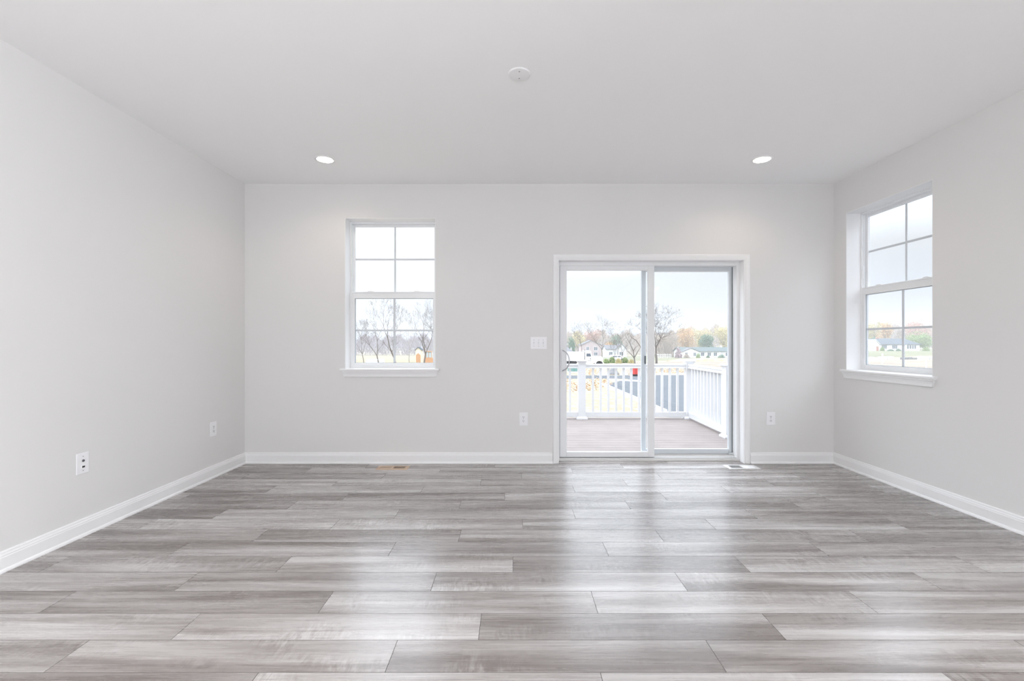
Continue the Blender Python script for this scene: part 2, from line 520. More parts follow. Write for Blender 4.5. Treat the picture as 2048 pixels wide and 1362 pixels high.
# ------------------------------------------------------------------ sliding patio door
def make_door():
    e = empty('door_1', ((DX0 + DX1) / 2, D, 0), label='white sliding glass patio door opening onto a deck', cat='door', kind='structure')
    h = (DX1 - DX0) / 2
    # casing: moulded profile mitred round the opening (inner edge -> outer edge, thickness toward the room)
    prof = [(0, 0), (0, -.010), (.004, -.012), (.012, -.012), (.014, -.014), (.022, -.0145), (.028, -.017), (.040, -.019), (.050, -.019), (.055, -.017), (.057, -.012), (.057, 0)]
    mb = MB()
    def fn(t, p):
        o_ = p[0] - .002
        return [(-h - o_, p[1], 0), (-h - o_, p[1], DZ + o_), (h + o_, p[1], DZ + o_), (h + o_, p[1], 0)][t]
    mb.sweep(prof, fn, (0, 1, 2, 3))
    mb.build('casing', M_trim, e)
    j = MB()
    j.box(-h, -h + .004, 0, .09, 0, DZ); j.box(h - .004, h, 0, .09, 0, DZ); j.box(-h + .004, h - .004, 0, .09, DZ - .004, DZ)
    j.build('jamb', M_trim, e)
    f = MB()
    frame_ring(f, -h, h, .0, DZ, .09, .215, .020, .029, .03, .040)
    f.box(h - .034, h - .029, .150, .160, .03, DZ - .04)
    f.build('door_frame', M_vinyl, e, .0015)
    t = MB()
    t.box(-h + .02, h - .029, .088, .103, .022, .030); t.box(-h + .02, h - .029, .143, .150, .03, .046); t.box(-h + .02, h - .029, .180, .215, .03, .05)
    t.box(-h + .0, h - .0, .075, .09, 0.0, .018)
    t.build('track', M_silver, e, .001)
    # sliding panel (room side)
    x0, x1, z0, z1, y0, y1 = -h + .024, .064, .034, 1.955, .105, .140
    s = MB()
    frame_ring(s, x0, x1, z0, z1, y0, y1, .066, .062, .050, .044)
    frame_ring(s, x0 + .062, x1 - .058, z0 + .046, z1 - .040, y0 + .006, y1 - .006, .008, .008, .008, .008)
    sp = s.build('sliding_panel', M_vinyl, e, .003)
    MB().box(x0 + .064, x1 - .060, .121, .124, z0 + .05, z1 - .042).build('pane', M_glass, sp)
    # handle: escutcheon and curved pull
    hx, hz = x0 + .030, 1.006
    q = MB()
    q.box(hx - .016, hx + .020, y0 - .008, y0, hz - .118, hz + .112)
    q.build('handle_plate', M_vinyl, sp, .004)
    pts = [(hx - .005 + .002, y0 - .006, hz + .098)]
    for k in range(13):
        a = R(80 - 160 * k / 12)
        pts.append((hx - .010 + .070 * math.cos(a), y0 - .012 - .030 * math.sin(PI * k / 12), hz - .003 + .100 * math.sin(a)))
    pts.append((hx - .003, y0 - .006, hz - .108))
    q = MB(); q.tube(pts, [.006] + [.0065] * 13 + [.006], 10)
    q.build('pull_handle', M_steel, sp)
    # fixed panel (outside)
    x0, x1, y0, y1 = -.046, h - .031, .175, .205
    s = MB()
    frame_ring(s, x0, x1, .05, 1.952, y0, y1, .045, .036, .050, .046)
    fp = s.build('fixed_panel', M_vinyl2, e, .002)
    g = MB()
    frame_ring(g, x0 + .04, x1 - .030, .095, 1.911, y0 - .003, y0 + .004, .005, .004, .005, .004)
    g.build('glazing_bead', M_vinyl, fp)
    g = MB(); g.box(x1 - .004, x1, y0 - .004, y0 + .006, .05, 1.95)
    g.build('weather_strip', M_gasket, fp)
    MB().box(x0 + .042, x1 - .034, .189, .192, .095, 1.91).build('pane', M_glass, fp)
    g = MB(); g.box(x0 + .030, x0 + .043, y0 - .010, y0, .965, 1.048)
    g.build('latch', M_gasket, fp, .002)
    # screen-door keeper bumper at the sill corner
    g = MB(); g.box(h - .075, h - .034, .150, .172, .05, .066)
    g.build('bumper', M_vinyl2, e, .002)
make_door()

# ------------------------------------------------------------------ electrical plates (local: x along wall, y into the room is -y, z up)
def slot_box(parent, x, z, w_, h_, y=-.0098):
    MB().box(x - w_ / 2, x + w_ / 2, y, y + .002, z - h_ / 2, z + h_ / 2).build('slot', M_slot, parent)
def plate(e, w_, h_):
    mb = MB()
    a, b_ = w_ / 2, h_ / 2
    mb.box(-a, a, -.006, 0, -b_, b_)
    return mb.build('cover_plate', M_plate, e, .0028, 3)
def screw(e, x, z):
    m = MB()
    m.lathe([(.0036, 0), (.0036, .0012), (.002, .0018), (0, .0018)], 14, Matrix.Translation((x, -.006, z)) @ Matrix.Rotation(R(90), 4, 'X'))
    o_ = m.build('screw', M_screw, e)
    MB().box(x - .0028, x + .0028, -.0082, -.0076, z - .0005, z + .0005).build('slot', M_slot, o_)
def outlet(loc, rz, label):
    e = empty('wall_outlet', loc, rz, label=label, cat='outlet', group='white duplex outlets low on the walls')
    plate(e, .084, .127)
    for z in (.0195, -.0195):
        m = MB()
        pr = []
        for k in range(24):
            a = 2 * PI * k / 24
            pr.append((.0172 * math.cos(a), max(-.0125, min(.0125, .0172 * math.sin(a)))))
        m.sweep(pr, lambda t, p: (p[0], -.006 - t, z + p[1]), (0, .0025))
        o_ = m.build('receptacle', M_plate, e)
        slot_box(o_, -.0062, z + .003, .0026, .0095); slot_box(o_, .0062, z + .003, .0026, .0078)
        g = MB(); g.lathe([(.0028, 0), (.0028, .0016), (0, .0016)], 12, Matrix.Translation((0, -.0084, z - .0072)) @ Matrix.Rotation(R(90), 4, 'X'))
        g.build('ground_hole', M_slot, o_)
    screw(e, 0, 0)
outlet((.103, D, .434), 0, 'white duplex outlet below the triple light switch, beside the patio door')
outlet((2.524, D, .438), 0, 'white duplex outlet between the patio door and the room corner')
outlet((XL, 3.986, .425), R(90), 'white duplex outlet on the windowless wall, near the back corner')

e = empty('light_switch', (.251, D, 1.178), label='white plate with three toggle light switches beside the patio door', cat='light switch')
plate(e, .160, .119)
for x in (-.046, 0, .046):
    m = MB(); m.box(x - .0052, x + .0052, -.0066, -.0055, -.012, .012)
    m.build('toggle_slot', M_vinyl2, e, .0004)
    m = MB()
    m.sweep([(-.0035, -.0045), (.0035, -.0045), (.0035, .0045), (-.0035, .0045)], lambda t, p: (x + p[0] * (1 - .2 * t), -.006 - .013 * t, p[1] * (1 - .3 * t) - .007 * t), (0, 1))
    m.build('toggle', M_plate, e, .0008)
    screw(e, x, .030); screw(e, x, -.030)

e = empty('jack_plate', (XL, 2.776, .444), R(90), label='white low voltage jack plate with dark sockets on the windowless wall', cat='jack plate')
plate(e, .081, .126)
m = MB(); m.lathe([(.0075, 0), (.0075, .004), (.0048, .004), (.0048, .007), (.003, .007), (0, .006)], 16, Matrix.Translation((0, -.006, .016)) @ Matrix.Rotation(R(90), 4, 'X'))
m.build('coax_socket', mat('dark_steel', (.12, .12, .13), .4, .5, .6), e)
m = MB(); m.box(-.011, .011, -.009, -.006, -.031, -.011); jk = m.build('data_socket', M_plate, e, .001)
m = MB(); m.box(-.0088, .0088, -.0096, -.0088, -.026, -.016); m.build('socket_opening', M_slot, jk)
screw(e, 0, .042); screw(e, 0, -.044)

# ------------------------------------------------------------------ floor registers
def register(loc, w_, d_, mf, label, closed):
    e = empty('floor_register', loc, label=label, cat='floor vent')
    a, b_ = w_ / 2, d_ / 2
    ox, oy = .030, .026
    fr = MB()
    out = [(-a, -b_), (a, -b_), (a, b_), (-a, b_)]
    mid = [(-a + .008, -b_ + .008), (a - .008, -b_ + .008), (a - .008, b_ - .008), (-a + .008, b_ - .008)]
    inn = [(-a + ox, -b_ + oy), (a - ox, -b_ + oy), (a - ox, b_ - oy), (-a + ox, b_ - oy)]
    vs = [(*p, .0) for p in out] + [(*p, .0025) for p in out] + [(*p, .006) for p in mid] + [(*p, .006) for p in inn] + [(*p, .0008) for p in inn]
    fs = []
    for r in range(4):
        for k in range(4):
            j = (k + 1) % 4
            fs.append((r * 4 + k, r * 4 + j, (r + 1) * 4 + j, (r + 1) * 4 + k))
    fr.add(vs, fs)
    fr.box(-.007, .007, -b_ + oy, b_ - oy, .0008, .006)
    fr.build('frame', mf, e)
    MB().box(-a + ox, a - ox, -b_ + oy, b_ - oy, .0003, .0010).build('duct_opening', M_duct, e)
    for side in (-1, 1):
        lv = MB()
        x0, x1 = (-a + ox, -.007) if side < 0 else (.007, a - ox)
        n = 10
        for k in range(n):
            x = x0 + (k + .5) * (x1 - x0) / n
            t_ = .0016 * side * (1 if closed < 0 else -1)
            wd = .0019
            lv.add([(x - wd - t_, -b_ + oy, .0034), (x + wd - t_, -b_ + oy, .0034), (x + wd + t_, -b_ + oy, .0054), (x - wd + t_, -b_ + oy, .0054),
                    (x - wd - t_, b_ - oy, .0034), (x + wd - t_, b_ - oy, .0034), (x + wd + t_, b_ - oy, .0054), (x - wd + t_, b_ - oy, .0054)],
                   [(0, 1, 2, 3), (7, 6, 5, 4), (0, 4, 5, 1), (1, 5, 6, 2), (2, 6, 7, 3), (3, 7, 4, 0)])
        lv.build('louvers', mf, e)
register((-1.132, 4.292, 0), .296, .125, M_tan, 'tan metal floor vent below the back window', -1)
register((2.172, 4.315, 0), .294, .140, M_silver, 'pale silver floor vent beside the patio door', -1)

# ------------------------------------------------------------------ ceiling things
def downlight(x, y, label):
    e = empty('recessed_light', (x, y, ZC), label=label, cat='ceiling light', group='recessed ceiling lights')
    m = MB()
    m.lathe([(.086, 0), (.087, -.002), (.084, -.0045), (.070, -.006), (.067, -.005), (.066, -.002), (.066, 0)], 48)
    m.build('trim_ring', M_trim, e)
    m = MB()
    m.lathe([(0, -.0032), (.040, -.0034), (.066, -.0028), (.066, -.0005)], 48)
    m.build('lens', M_lens, e)
    l_ = bpy.data.lights.new('recessed_glow', 'SPOT')
    l_.energy, l_.color, l_.spot_size, l_.spot_blend, l_.shadow_soft_size = 8.0, (1, .84, .68), R(150), .6, .06
    lo = bpy.data.objects.new('recessed_glow', l_)
    C.objects.link(lo); lo.parent = e; lo.location = (0, 0, -.02)
downlight((650 - VX) * 3.866 / F, 3.866, 'lit recessed ceiling light above the back window')
downlight((1524 - VX) * 3.866 / F, 3.866, 'lit recessed ceiling light above the patio door')
e = empty('ceiling_cover_plate', (.036, 2.636, ZC), label='round white blank cover plate with two screws on the ceiling', cat='ceiling plate')
m = MB(); m.lathe([(.063, 0), (.0640, -.003), (.062, -.0072), (.057, -.0082), (0, -.0085)], 48)
m.build('cover', M_trim, e)
for y in (.034, -.034):
    m = MB(); m.lathe([(.0042, 0), (.0042, -.0012), (0, -.0018)], 14, Matrix.Translation((0, y, -.0083)))
    s_ = m.build('screw', M_screw, e)
    MB().box(-.0034, .0034, y - .0007, y + .0007, -.0106, -.0098).build('slot', M_slot, s_)

# ------------------------------------------------------------------ deck and railing
def deck():
    mb = MB()
    z, y, x0, x1 = -.10, 4.70, -.82, 3.12
    while y < 7.80:
        mb.box(x0, x1, y, min(y + .138, 7.83), z - .025, z)
        y += .143
    mb.box(x0, x1, 7.80, 7.835, z - .24, z - .026); mb.box(x0, x0 + .035, 4.70, 7.80, z - .24, z - .026); mb.box(x1 - .035, x1, 4.70, 7.80, z - .24, z - .026)
    for x in (-.7, 1.1, 2.98):
        mb.box(x - .07, x + .07, 7.5, 7.64, -3.0, z - .026)
    ob = mb.build('deck', M_deck, None, .003, 1)
    tag(ob, 'pale pinkish grey deck of boards outside the patio door', 'deck', kind='structure')
deck()
def railing():
    e = empty('deck_railing', (1.16, 7.70, -.1), label='white vinyl deck railing with square balusters and capped posts', cat='railing')
    o_ = Vector((1.16, 7.70, -.1))
    posts = [Vector((-.70, 7.70, -.1)), Vector((1.16, 7.70, -.1)), Vector((2.975, 7.70, -.1)), Vector((2.925, 6.17, -.1))]
    M_ = lambda v: Matrix.Translation(v - o_)
    for p in posts:
        m = MB()
        m.box(-.0625, .0625, -.0625, .0625, 0, .955)
        po = m.build('post', M_rail, e, .004); 
        po.data.transform(M_(p))
        c = MB()
        a, b_ = .085, .064
        def sq(r, z): return [(-r, -r, z), (r, -r, z), (r, r, z), (-r, r, z)]
        prof = [(.066, .935), (.066, .955), (.075, .965), (.092, .972), (.092, .985), (.080, .990), (.012, 1.008)]
        vs = sum([sq(r, z) for r, z in prof], [])
        fs = [(i * 4 + k, i * 4 + (k + 1) % 4, i * 4 + 4 + (k + 1) % 4, i * 4 + 4 + k) for i in range(len(prof) - 1) for k in range(4)]
        fs.append(tuple((len(prof) - 1) * 4 + k for k in range(4)))
        c.add(vs, fs).xf(M_(p)); c.build('cap', M_rail, po)
        s_ = MB()
        prof = [(.092, 0), (.092, .018), (.078, .035), (.066, .045), (.063, .045)]
        vs = sum([sq(r, z) for r, z in prof], [])
        fs = [(i * 4 + k, i * 4 + (k + 1) % 4, i * 4 + 4 + (k + 1) % 4, i * 4 + 4 + k) for i in range(len(prof) - 1) for k in range(4)]
        s_.add(vs, fs).xf(M_(p)); s_.build('base_skirt', M_rail, po)
    def run(a, b_, n, end=0.0625):
        d = (b_ - a); L_ = d.length; d.normalize()
        an = math.atan2(d.y, d.x)
        X = M_(a) @ Matrix.Rotation(an, 4, 'Z')
        m = MB()
        s0, s1 = .0625, L_ - end
        m.sweep([(-.040, .855), (.040, .855), (.040, .865), (.030, .872), (.034, .895), (.042, .905), (.042, .920), (.030, .926), (-.030, .926), (-.042, .920), (-.042, .905), (-.034, .895), (-.030, .872), (-.040, .865)],
                lambda t, p: (t, p[0], p[1]), (s0, s1))
        m.xf(X).build('top_rail', M_rail, e)
        m = MB(); m.box(s0, s1, -.026, .026, .028, .116)
        m.xf(X).build('bottom_rail', M_rail, e, .004)
        for k in range(n):
            x = s0 + (k + 1) * (s1 - s0) / (n + 1)
            m = MB(); m.box(x - .0185, x + .0185, -.0185, .0185, .114, .857)
            m.xf(X).build('baluster', M_rail, e, .003)
    run(posts[0], posts[1], 12); run(posts[1], posts[2], 12); run(posts[2], posts[3], 10)
    run(posts[3], Vector((2.88, 4.70, -.1)), 9, .0)
railing()

# ------------------------------------------------------------------ the land outside
def sstep(a, b_, x):
    t_ = max(0, min(1, (x - a) / (b_ - a)))
    return t_ * t_ * (3 - 2 * t_)
def gz(x, y):
    return -3.0 + sstep(80, 200, y) * (-2.0 + 2.75 * sstep(95, 150, x))
M_straw = mat('straw_covered_soil', (.32, .283, .225), .95, .1, nscale=2.2, ncol=(.245, .20, .14))
M_dirt = mat('pale_graded_dirt', (.23, .19, .155), .95, .1, nscale=.12, ncol=(.27, .24, .20))
M_lawn = mat('mown_grass', (.165, .166, .105), .95, .1, nscale=.15, ncol=(.205, .197, .135))
M_asph = mat('asphalt', (.105, .112, .122), .85, .2, nscale=1.5, ncol=(.088, .095, .106))
M_conc = mat('pale_concrete', (.62, .61, .59), .85, .2, noise=.08, nscale=3)
M_leaf = mat('orange_leaf_litter', (.58, .38, .24), .95, .1, nscale=1.4, ncol=(.55, .46, .36))
M_gravel = mat('grey_gravel', (.26, .26, .265), .95, .1, nscale=4, ncol=(.20, .20, .21))
M_hill = mat('wooded_hill', (.10, .115, .14), 1, 0, nscale=.02, ncol=(.13, .13, .145))

def terrain():
    mb = MB()
    ys = [4.9, 10, 20, 30, 40, 55, 70, 80, 90, 100, 112, 125, 140, 155, 170, 185, 200, 230, 300, 400, 600, 900]
    xs = [-600, -300, -200, -120, -60, -20, 0, 20, 40, 60, 80, 95, 105, 115, 125, 135, 150, 180, 220, 300, 500, 900]
    vs = [(x, y, gz(x, y)) for y in ys for x in xs]
    n = len(xs)
    fs, mi = [], []
    for j in range(len(ys) - 1):
        for i in range(n - 1):
            fs.append((j * n + i, j * n + i + 1, (j + 1) * n + i + 1, (j + 1) * n + i))
    mb.add(vs, fs, 0, True)
    ob = mb.build('ground', M_straw)
    tag(ob, 'straw covered tan ground around the house', 'ground', kind='structure')
terrain()
def patch(name, pts, m, label, cat, dz=.04, kind='structure', sub=10):
    """a ground patch following the terrain, given as a strip between two rows of (x, y) points"""
    mb = MB()
    a, b_ = pts
    n = len(a)
    vs = []
    for k in range(sub + 1):
        t_ = k / sub
        for i in range(n):
            x = a[i][0] + (b_[i][0] - a[i][0]) * t_; y = a[i][1] + (b_[i][1] - a[i][1]) * t_
            vs.append((x, y, gz(x, y) + (dz if dz < .06 or 0 < k < sub else -.06)))
    fs = [(k * n + i, k * n + i + 1, (k + 1) * n + i + 1, (k + 1) * n + i) for k in range(sub) for i in range(n - 1)]
    mb.add(vs, fs, 0, True)
    return tag(mb.build(name, m), label, cat, kind=kind)
def g2(x, y): 
    v = G(x, y); return (v.x, v.y)
def lerp_row(p, q, n): return [(p[0] + (q[0] - p[0]) * k / n, p[1] + (q[1] - p[1]) * k / n) for k in range(n + 1)]
patch('lawn', (lerp_row((30, 118), (88, 141), 9) + lerp_row((104, 142), (330, 142), 14), lerp_row((30, 215), (330, 300), 24)), M_lawn, 'green lawn in front of the far white houses', 'lawn', .10)
M_field = mat('dry_grass_field', (.22, .183, .115), .95, .1, nscale=.4, ncol=(.26, .23, .165))
patch('field', (lerp_row((-75, 66), (-8, 66), 10), lerp_row((-150, 250), (-20, 250), 10)), M_field, 'pale yellow dry grass field behind the back window', 'field', .07)
patch('dirt_lot', (lerp_row((14, 61), (150, 61), 14), lerp_row((28, 112), (260, 122), 14)), M_dirt, 'pale graded dirt beyond the asphalt lot', 'dirt', .03)
patch('road', (lerp_row(g2(600, 757.5), g2(1300, 757.5), 8), lerp_row(g2(600, 751), g2(1300, 751), 8)), M_asph, 'narrow grey road crossing behind the deck railing', 'road', .010)
patch('asphalt_lot', ([g2(1206, 770), g2(1275, 799), g2(1325, 822), (6.2, 12), (6.2, 7)], [g2(1290, 750.5), g2(1350, 750.5), g2(1450, 750.5), (60, 30), (60, 7)]), M_asph, 'dark grey asphalt lot beyond the deck railing', 'lot', .016)
def curb(name, p, q, label, w_=.32, h_=.14):
    a, b_ = Vector((*p, 0)), Vector((*q, 0))
    d = (b_ - a).normalized(); nn = Vector((-d.y, d.x, 0)) * w_ / 2
    mb = MB()
    vs = [(*(v + s_ * nn).xy, gz(v.x, v.y) + z) for v in (a, b_) for s_, z in ((-1, 0), (1, 0), (.8, h_), (-.8, h_))]
    mb.add(vs, [(0, 1, 2, 3), (7, 6, 5, 4), (0, 4, 5, 1), (1, 5, 6, 2), (2, 6, 7, 3), (3, 7, 4, 0)])
    tag(mb.build(name, M_conc), label, 'curb', kind='structure')
curb('curb', g2(1204, 769), g2(1328, 824), 'white concrete curb slanting along the asphalt lot', .5)
curb('curb', g2(1218, 760), g2(1300, 764.5), 'white concrete curb at the far corner of the asphalt lot', .5)
curb('curb', g2(1300, 749.5), g2(1420, 749.5), 'white concrete curb at the far side of the asphalt lot', .4)
def litter(px0, px1, py0, py1, n, label, seed, size=.075):
    rng = random.Random(seed)
    mb = MB()
    cl = [(rng.uniform(px0, px1), rng.uniform(py0, py1)) for _ in range(14)]
    for k in range(n):
        c = rng.choice(cl)
        v = G(c[0] + rng.gauss(0, (px1 - px0) * .06), c[1] + rng.gauss(0, (py1 - py0) * .12))
        v.z += .015 + rng.random() * .05
        ax = Vector((rng.gauss(0, .5), rng.gauss(0, .5), 1)).normalized()
        bx = ax.orthogonal().normalized(); by = ax.cross(bx)
        s_ = size * rng.uniform(.5, 1.2)
        mb.add([v + bx * s_, v + by * s_ * .7, v - bx * s_, v - by * s_ * .7], [(0, 1, 2, 3)])
    tag(mb.build('leaf_litter', M_leaf), label, 'leaves', kind='stuff')
litter(1120, 1214, 762, 780, 9000, 'clumps of orange fallen leaves between road and straw', 1)
litter(1168, 1200, 738, 748, 3000, 'patch of orange leaves beyond the road, beside the gravel piles', 2)
litter(1310, 1374, 738, 747, 4000, 'patch of orange leaves beyond the asphalt lot', 3)

def hills():
    mb = MB()
    xs = [-900 + 40 * k for k in range(52)]
    rng = random.Random(3)
    top = [16 + 7 * math.sin(x * .006 + 1) + 4 * math.sin(x * .021) + rng.uniform(-1, 1) for x in xs]
    vs = []
    for (y, s_) in ((560, 0), (620, .6), (680, 1), (760, 1.0), (860, 0)):
        vs += [(x, y + rng.uniform(-6, 6), -5.2 + (t_ + 5.2) * s_) for x, t_ in zip(xs, top)]
    n = len(xs)
    fs = [(j * n + i, j * n + i + 1, (j + 1) * n + i + 1, (j + 1) * n + i) for j in range(4) for i in range(n - 1)]
    mb.add(vs, fs, 0, True)
    tag(mb.build('hills', M_hill), 'low wooded hills on the horizon', 'hill', kind='structure')
hills()

# thin autumn haze over the far land
M_haze = bpy.data.materials.new('autumn_haze')
M_haze.use_nodes = True
t = M_haze.node_tree
t.nodes.clear()
ho = N(t, 'ShaderNodeOutputMaterial'); hv = N(t, 'ShaderNodeVolumeScatter')
hv.inputs['Color'].default_value = (1, .975, .945, 1); hv.inputs['Density'].default_value = .0018; hv.inputs['Anisotropy'].default_value = .3
t.links.new(hv.outputs[0], ho.inputs['Volume'])
tag(MB().box(-560, 850, 62, 880, -9, 28).build('haze', M_haze), 'thin pale haze over the distant land', 'haze', kind='stuff')

# ------------------------------------------------------------------ trees and shrubs
M_bark = mat('grey_bark', (.20, .175, .155), .9, .1, noise=.25, nscale=6)
M_bark2 = mat('pale_bark', (.36, .33, .30), .9, .1, noise=.25, nscale=6)
M_bark3 = mat('dark_bark', (.17, .15, .135), .9, .1, noise=.25, nscale=6)
def leafm(name, c, c2, s_=.6):
    return mat(name, c, .9, .1, nscale=s_, ncol=c2)
M_or = leafm('orange_leaves', (.60, .36, .18), (.52, .40, .22))
M_ye = leafm('yellow_leaves', (.56, .48, .22), (.50, .44, .26))
M_rd = leafm('red_leaves', (.46, .23, .17), (.44, .30, .22))
M_gr = leafm('dark_green_needles', (.10, .19, .12), (.16, .25, .16), 1.0)
M_gr2 = leafm('mid_green_leaves', (.20, .30, .10), (.30, .36, .16), 1.5)
M_pu = leafm('purple_twigs', (.34, .22, .26), (.36, .27, .28), .6)
M_vi = leafm('violet_grey_twigs', (.22, .175, .205), (.30, .26, .27), .3)
M_th = leafm('bare_thicket_twigs', (.34, .28, .25), (.44, .36, .28), .5)

def bare_tree(loc, height, seed, label, lean=(0, 0), spread=1.0, forks=2, mt=None, r0=None, name='bare_tree', group=None, levels=6, minr=.006):
    rng = random.Random(seed)
    e = empty(name, loc, label=label, cat='tree', group=group)
    tr, tw = MB(), MB()
    r0 = r0 or height * .012
    def grow(p, d, ln, r, lv):
        pts, rr = [p], [r]
        n = 3 if lv < 3 else 2
        q = p.copy(); dd = d.copy()
        for k in range(n):
            dd = (dd + Vector((rng.uniform(-1, 1), rng.uniform(-1, 1), rng.uniform(-.3, .6))) * .16).normalized()
            q = q + dd * ln / n
            pts.append(q.copy()); rr.append(max(minr, r * (1 - .38 * (k + 1) / n)))
        (tr if lv < 2 else tw).tube(pts, rr, 7 if lv < 2 else (4 if lv < 4 else 3), smooth=True, caps=False)
        if lv >= levels: return
        kids = (forks if lv == 0 else rng.choice((2, 2, 3)))
        base = rng.uniform(0, 2 * PI)
        for k in range(kids):
            an = base + 2 * PI * k / kids + rng.uniform(-.4, .4)
            side = Vector((math.cos(an), math.sin(an), 0))
            side = (side - dd * side.dot(dd)).normalized()
            tilt = rng.uniform(.35, .75) * spread
            nd = (dd * math.cos(tilt) + side * math.sin(tilt) + Vector((0, 0, .12))).normalized()
            grow(q, nd, ln * rng.uniform(.66, .86), max(minr, rr[-1] * .78), lv + 1)
        if lv >= 1:
            for k in range(2):
                i = rng.randrange(1, len(pts))
                an = rng.uniform(0, 2 * PI)
                side = Vector((math.cos(an), math.sin(an), .3)).normalized()
                nd = (dd * .6 + side).normalized()
                grow(pts[i], nd, ln * rng.uniform(.4, .6), max(minr, rr[i] * .5), min(levels, lv + 2))
    grow(Vector((0, 0, -.1)), Vector((lean[0], lean[1], 1)).normalized(), height * .26, r0, 0)
    top = max(v.z for v in tr.v + tw.v)
    k = height / top
    for mbx in (tr, tw):
        mbx.v = [Vector((v.x * k, v.y * k, v.z * k)) for v in mbx.v]
    tr.build('trunk', mt or M_bark, e); tw.build('branches', mt or M_bark, e)
    return e

def leafy(loc, h_, w_, m, label, seed, shape='round', n=1400, leaf=.45, trunk=.25, name='leafy_tree', cat='tree', group=None):
    rng = random.Random(seed)
    e = empty(name, loc, label=label, cat=cat, group=group)
    mb = MB()
    z0 = h_ * (trunk if shape != 'cone' else .06)
    blobs = []
    if shape == 'round':
        for k in range(9):
            a = rng.uniform(0, 2 * PI); rr = rng.uniform(.1, .6) * w_ / 2
            z = z0 + (h_ - z0) * rng.uniform(.25, .75)
            blobs.append((Vector((rr * math.cos(a), rr * math.sin(a), z)), rng.uniform(.32, .45) * w_ / 2, rng.uniform(.2, .27) * (h_ - z0)))
        blobs.append((Vector((0, 0, z0 + (h_ - z0) * .55)), w_ * .40, (h_ - z0) * .45))
    for k in range(n):
        if shape == 'round':
            c, a_, b_ = rng.choice(blobs)
            u = Vector((rng.gauss(0, 1), rng.gauss(0, 1), rng.gauss(0, 1))).normalized() * (rng.random() ** .33)
            p = c + Vector((u.x * a_, u.y * a_, u.z * b_))
        elif shape == 'cone':
            t_ = 1 - math.sqrt(rng.random())
            z = z0 + (h_ - z0) * t_
            rr = w_ / 2 * (1 - t_) ** .85 * math.sqrt(rng.uniform(.25, 1)) * (1 + .18 * math.sin(z * 9 / h_ * PI))
            a = rng.uniform(0, 2 * PI)
            p = Vector((rr * math.cos(a), rr * math.sin(a), z))
        else:   # dome shrub
            a = rng.uniform(0, 2 * PI); s_ = rng.random() ** .4
            el = math.asin(rng.random())
            p = Vector((s_ * w_ / 2 * math.cos(a) * math.cos(el), s_ * w_ / 2 * math.sin(a) * math.cos(el), s_ * h_ * math.sin(el)))
        ax = Vector((rng.gauss(0, 1), rng.gauss(0, 1), rng.gauss(0, 1))).normalized()
        bx = ax.orthogonal().normalized(); by = ax.cross(bx)
        s_ = leaf * rng.uniform(.6, 1.3) / 2
        mb.add([p + bx * s_, p + by * s_ * .7 + ax * s_ * .2, p - bx * s_, p - by * s_ * .7 + ax * s_ * .2], [(0, 1, 2, 3)])
    mb.build('foliage', m, e)
    t_ = MB()
    if shape == 'round':
        t_.tube([(0, 0, -.1), (w_ * .01, 0, h_ * .3), (0, w_ * .01, h_ * .6)], [h_ * .022, h_ * .016, h_ * .006], 7)
        for k in range(6):
            a = 2 * PI * k / 6 + rng.uniform(-.3, .3)
            t_.tube([(0, 0, h_ * .28), (w_ * .16 * math.cos(a), w_ * .16 * math.sin(a), h_ * .48), (w_ * .28 * math.cos(a), w_ * .28 * math.sin(a), h_ * .66)], [h_ * .011, h_ * .007, h_ * .002], 5)
    elif shape == 'cone':
        t_.tube([(0, 0, -.1), (0, 0, h_ * .9)], [h_ * .018, h_ * .003], 6)
    else:
        for k in range(5):
            a = 2 * PI * k / 5
            t_.tube([(0, 0, -.05), (w_ * .2 * math.cos(a), w_ * .2 * math.sin(a), h_ * .6)], [w_ * .02, w_ * .006], 5)
    t_.build('trunk' if cat == 'tree' else 'stems', M_bark, e)
    return e

def ground_at(px, d):
    x = (px - VX) * d / F
    return Vector((x, d, gz(x, d)))
def hgt(py, d, base): return H - (py - VY) * d / F - base

# --- trees seen through the back window
g_ = 'bare trees in the straw field behind the back window'
for px, d, ytop, seed, lean, fk, r0, lb in (
        (729, 76, 628, 11, (-.12, 0), 3, .085, 'small forked bare tree, first from the frame seen through the back window'),
        (759, 62, 604, 12, (-.02, 0), 2, .12, 'bare tree with a forked trunk, left of the grille in the back window'),
        (797, 49, 592, 13, (-.14, 0), 2, .14, 'tall bare tree leaning over the upright grille bar of the back window'),
        (819, 88, 612, 14, (.02, 0), 3, .09, 'slender pale bare tree between grille bar and shed in the back window'),
        (847, 64, 590, 15, (.0, 0), 3, .15, 'large bare tree beside the small shed in the back window'),
        (882, 78, 600, 16, (-.1, 0), 2, .12, 'bare tree half hidden at the edge of the back window, beyond the shed')):
    b_ = ground_at(px, d)
    bare_tree(b_, hgt(ytop, d, b_.z), seed, lb, lean, .68, fk, M_bark2 if seed == 14 else M_bark, r0, group=g_, levels=6, minr=.005)
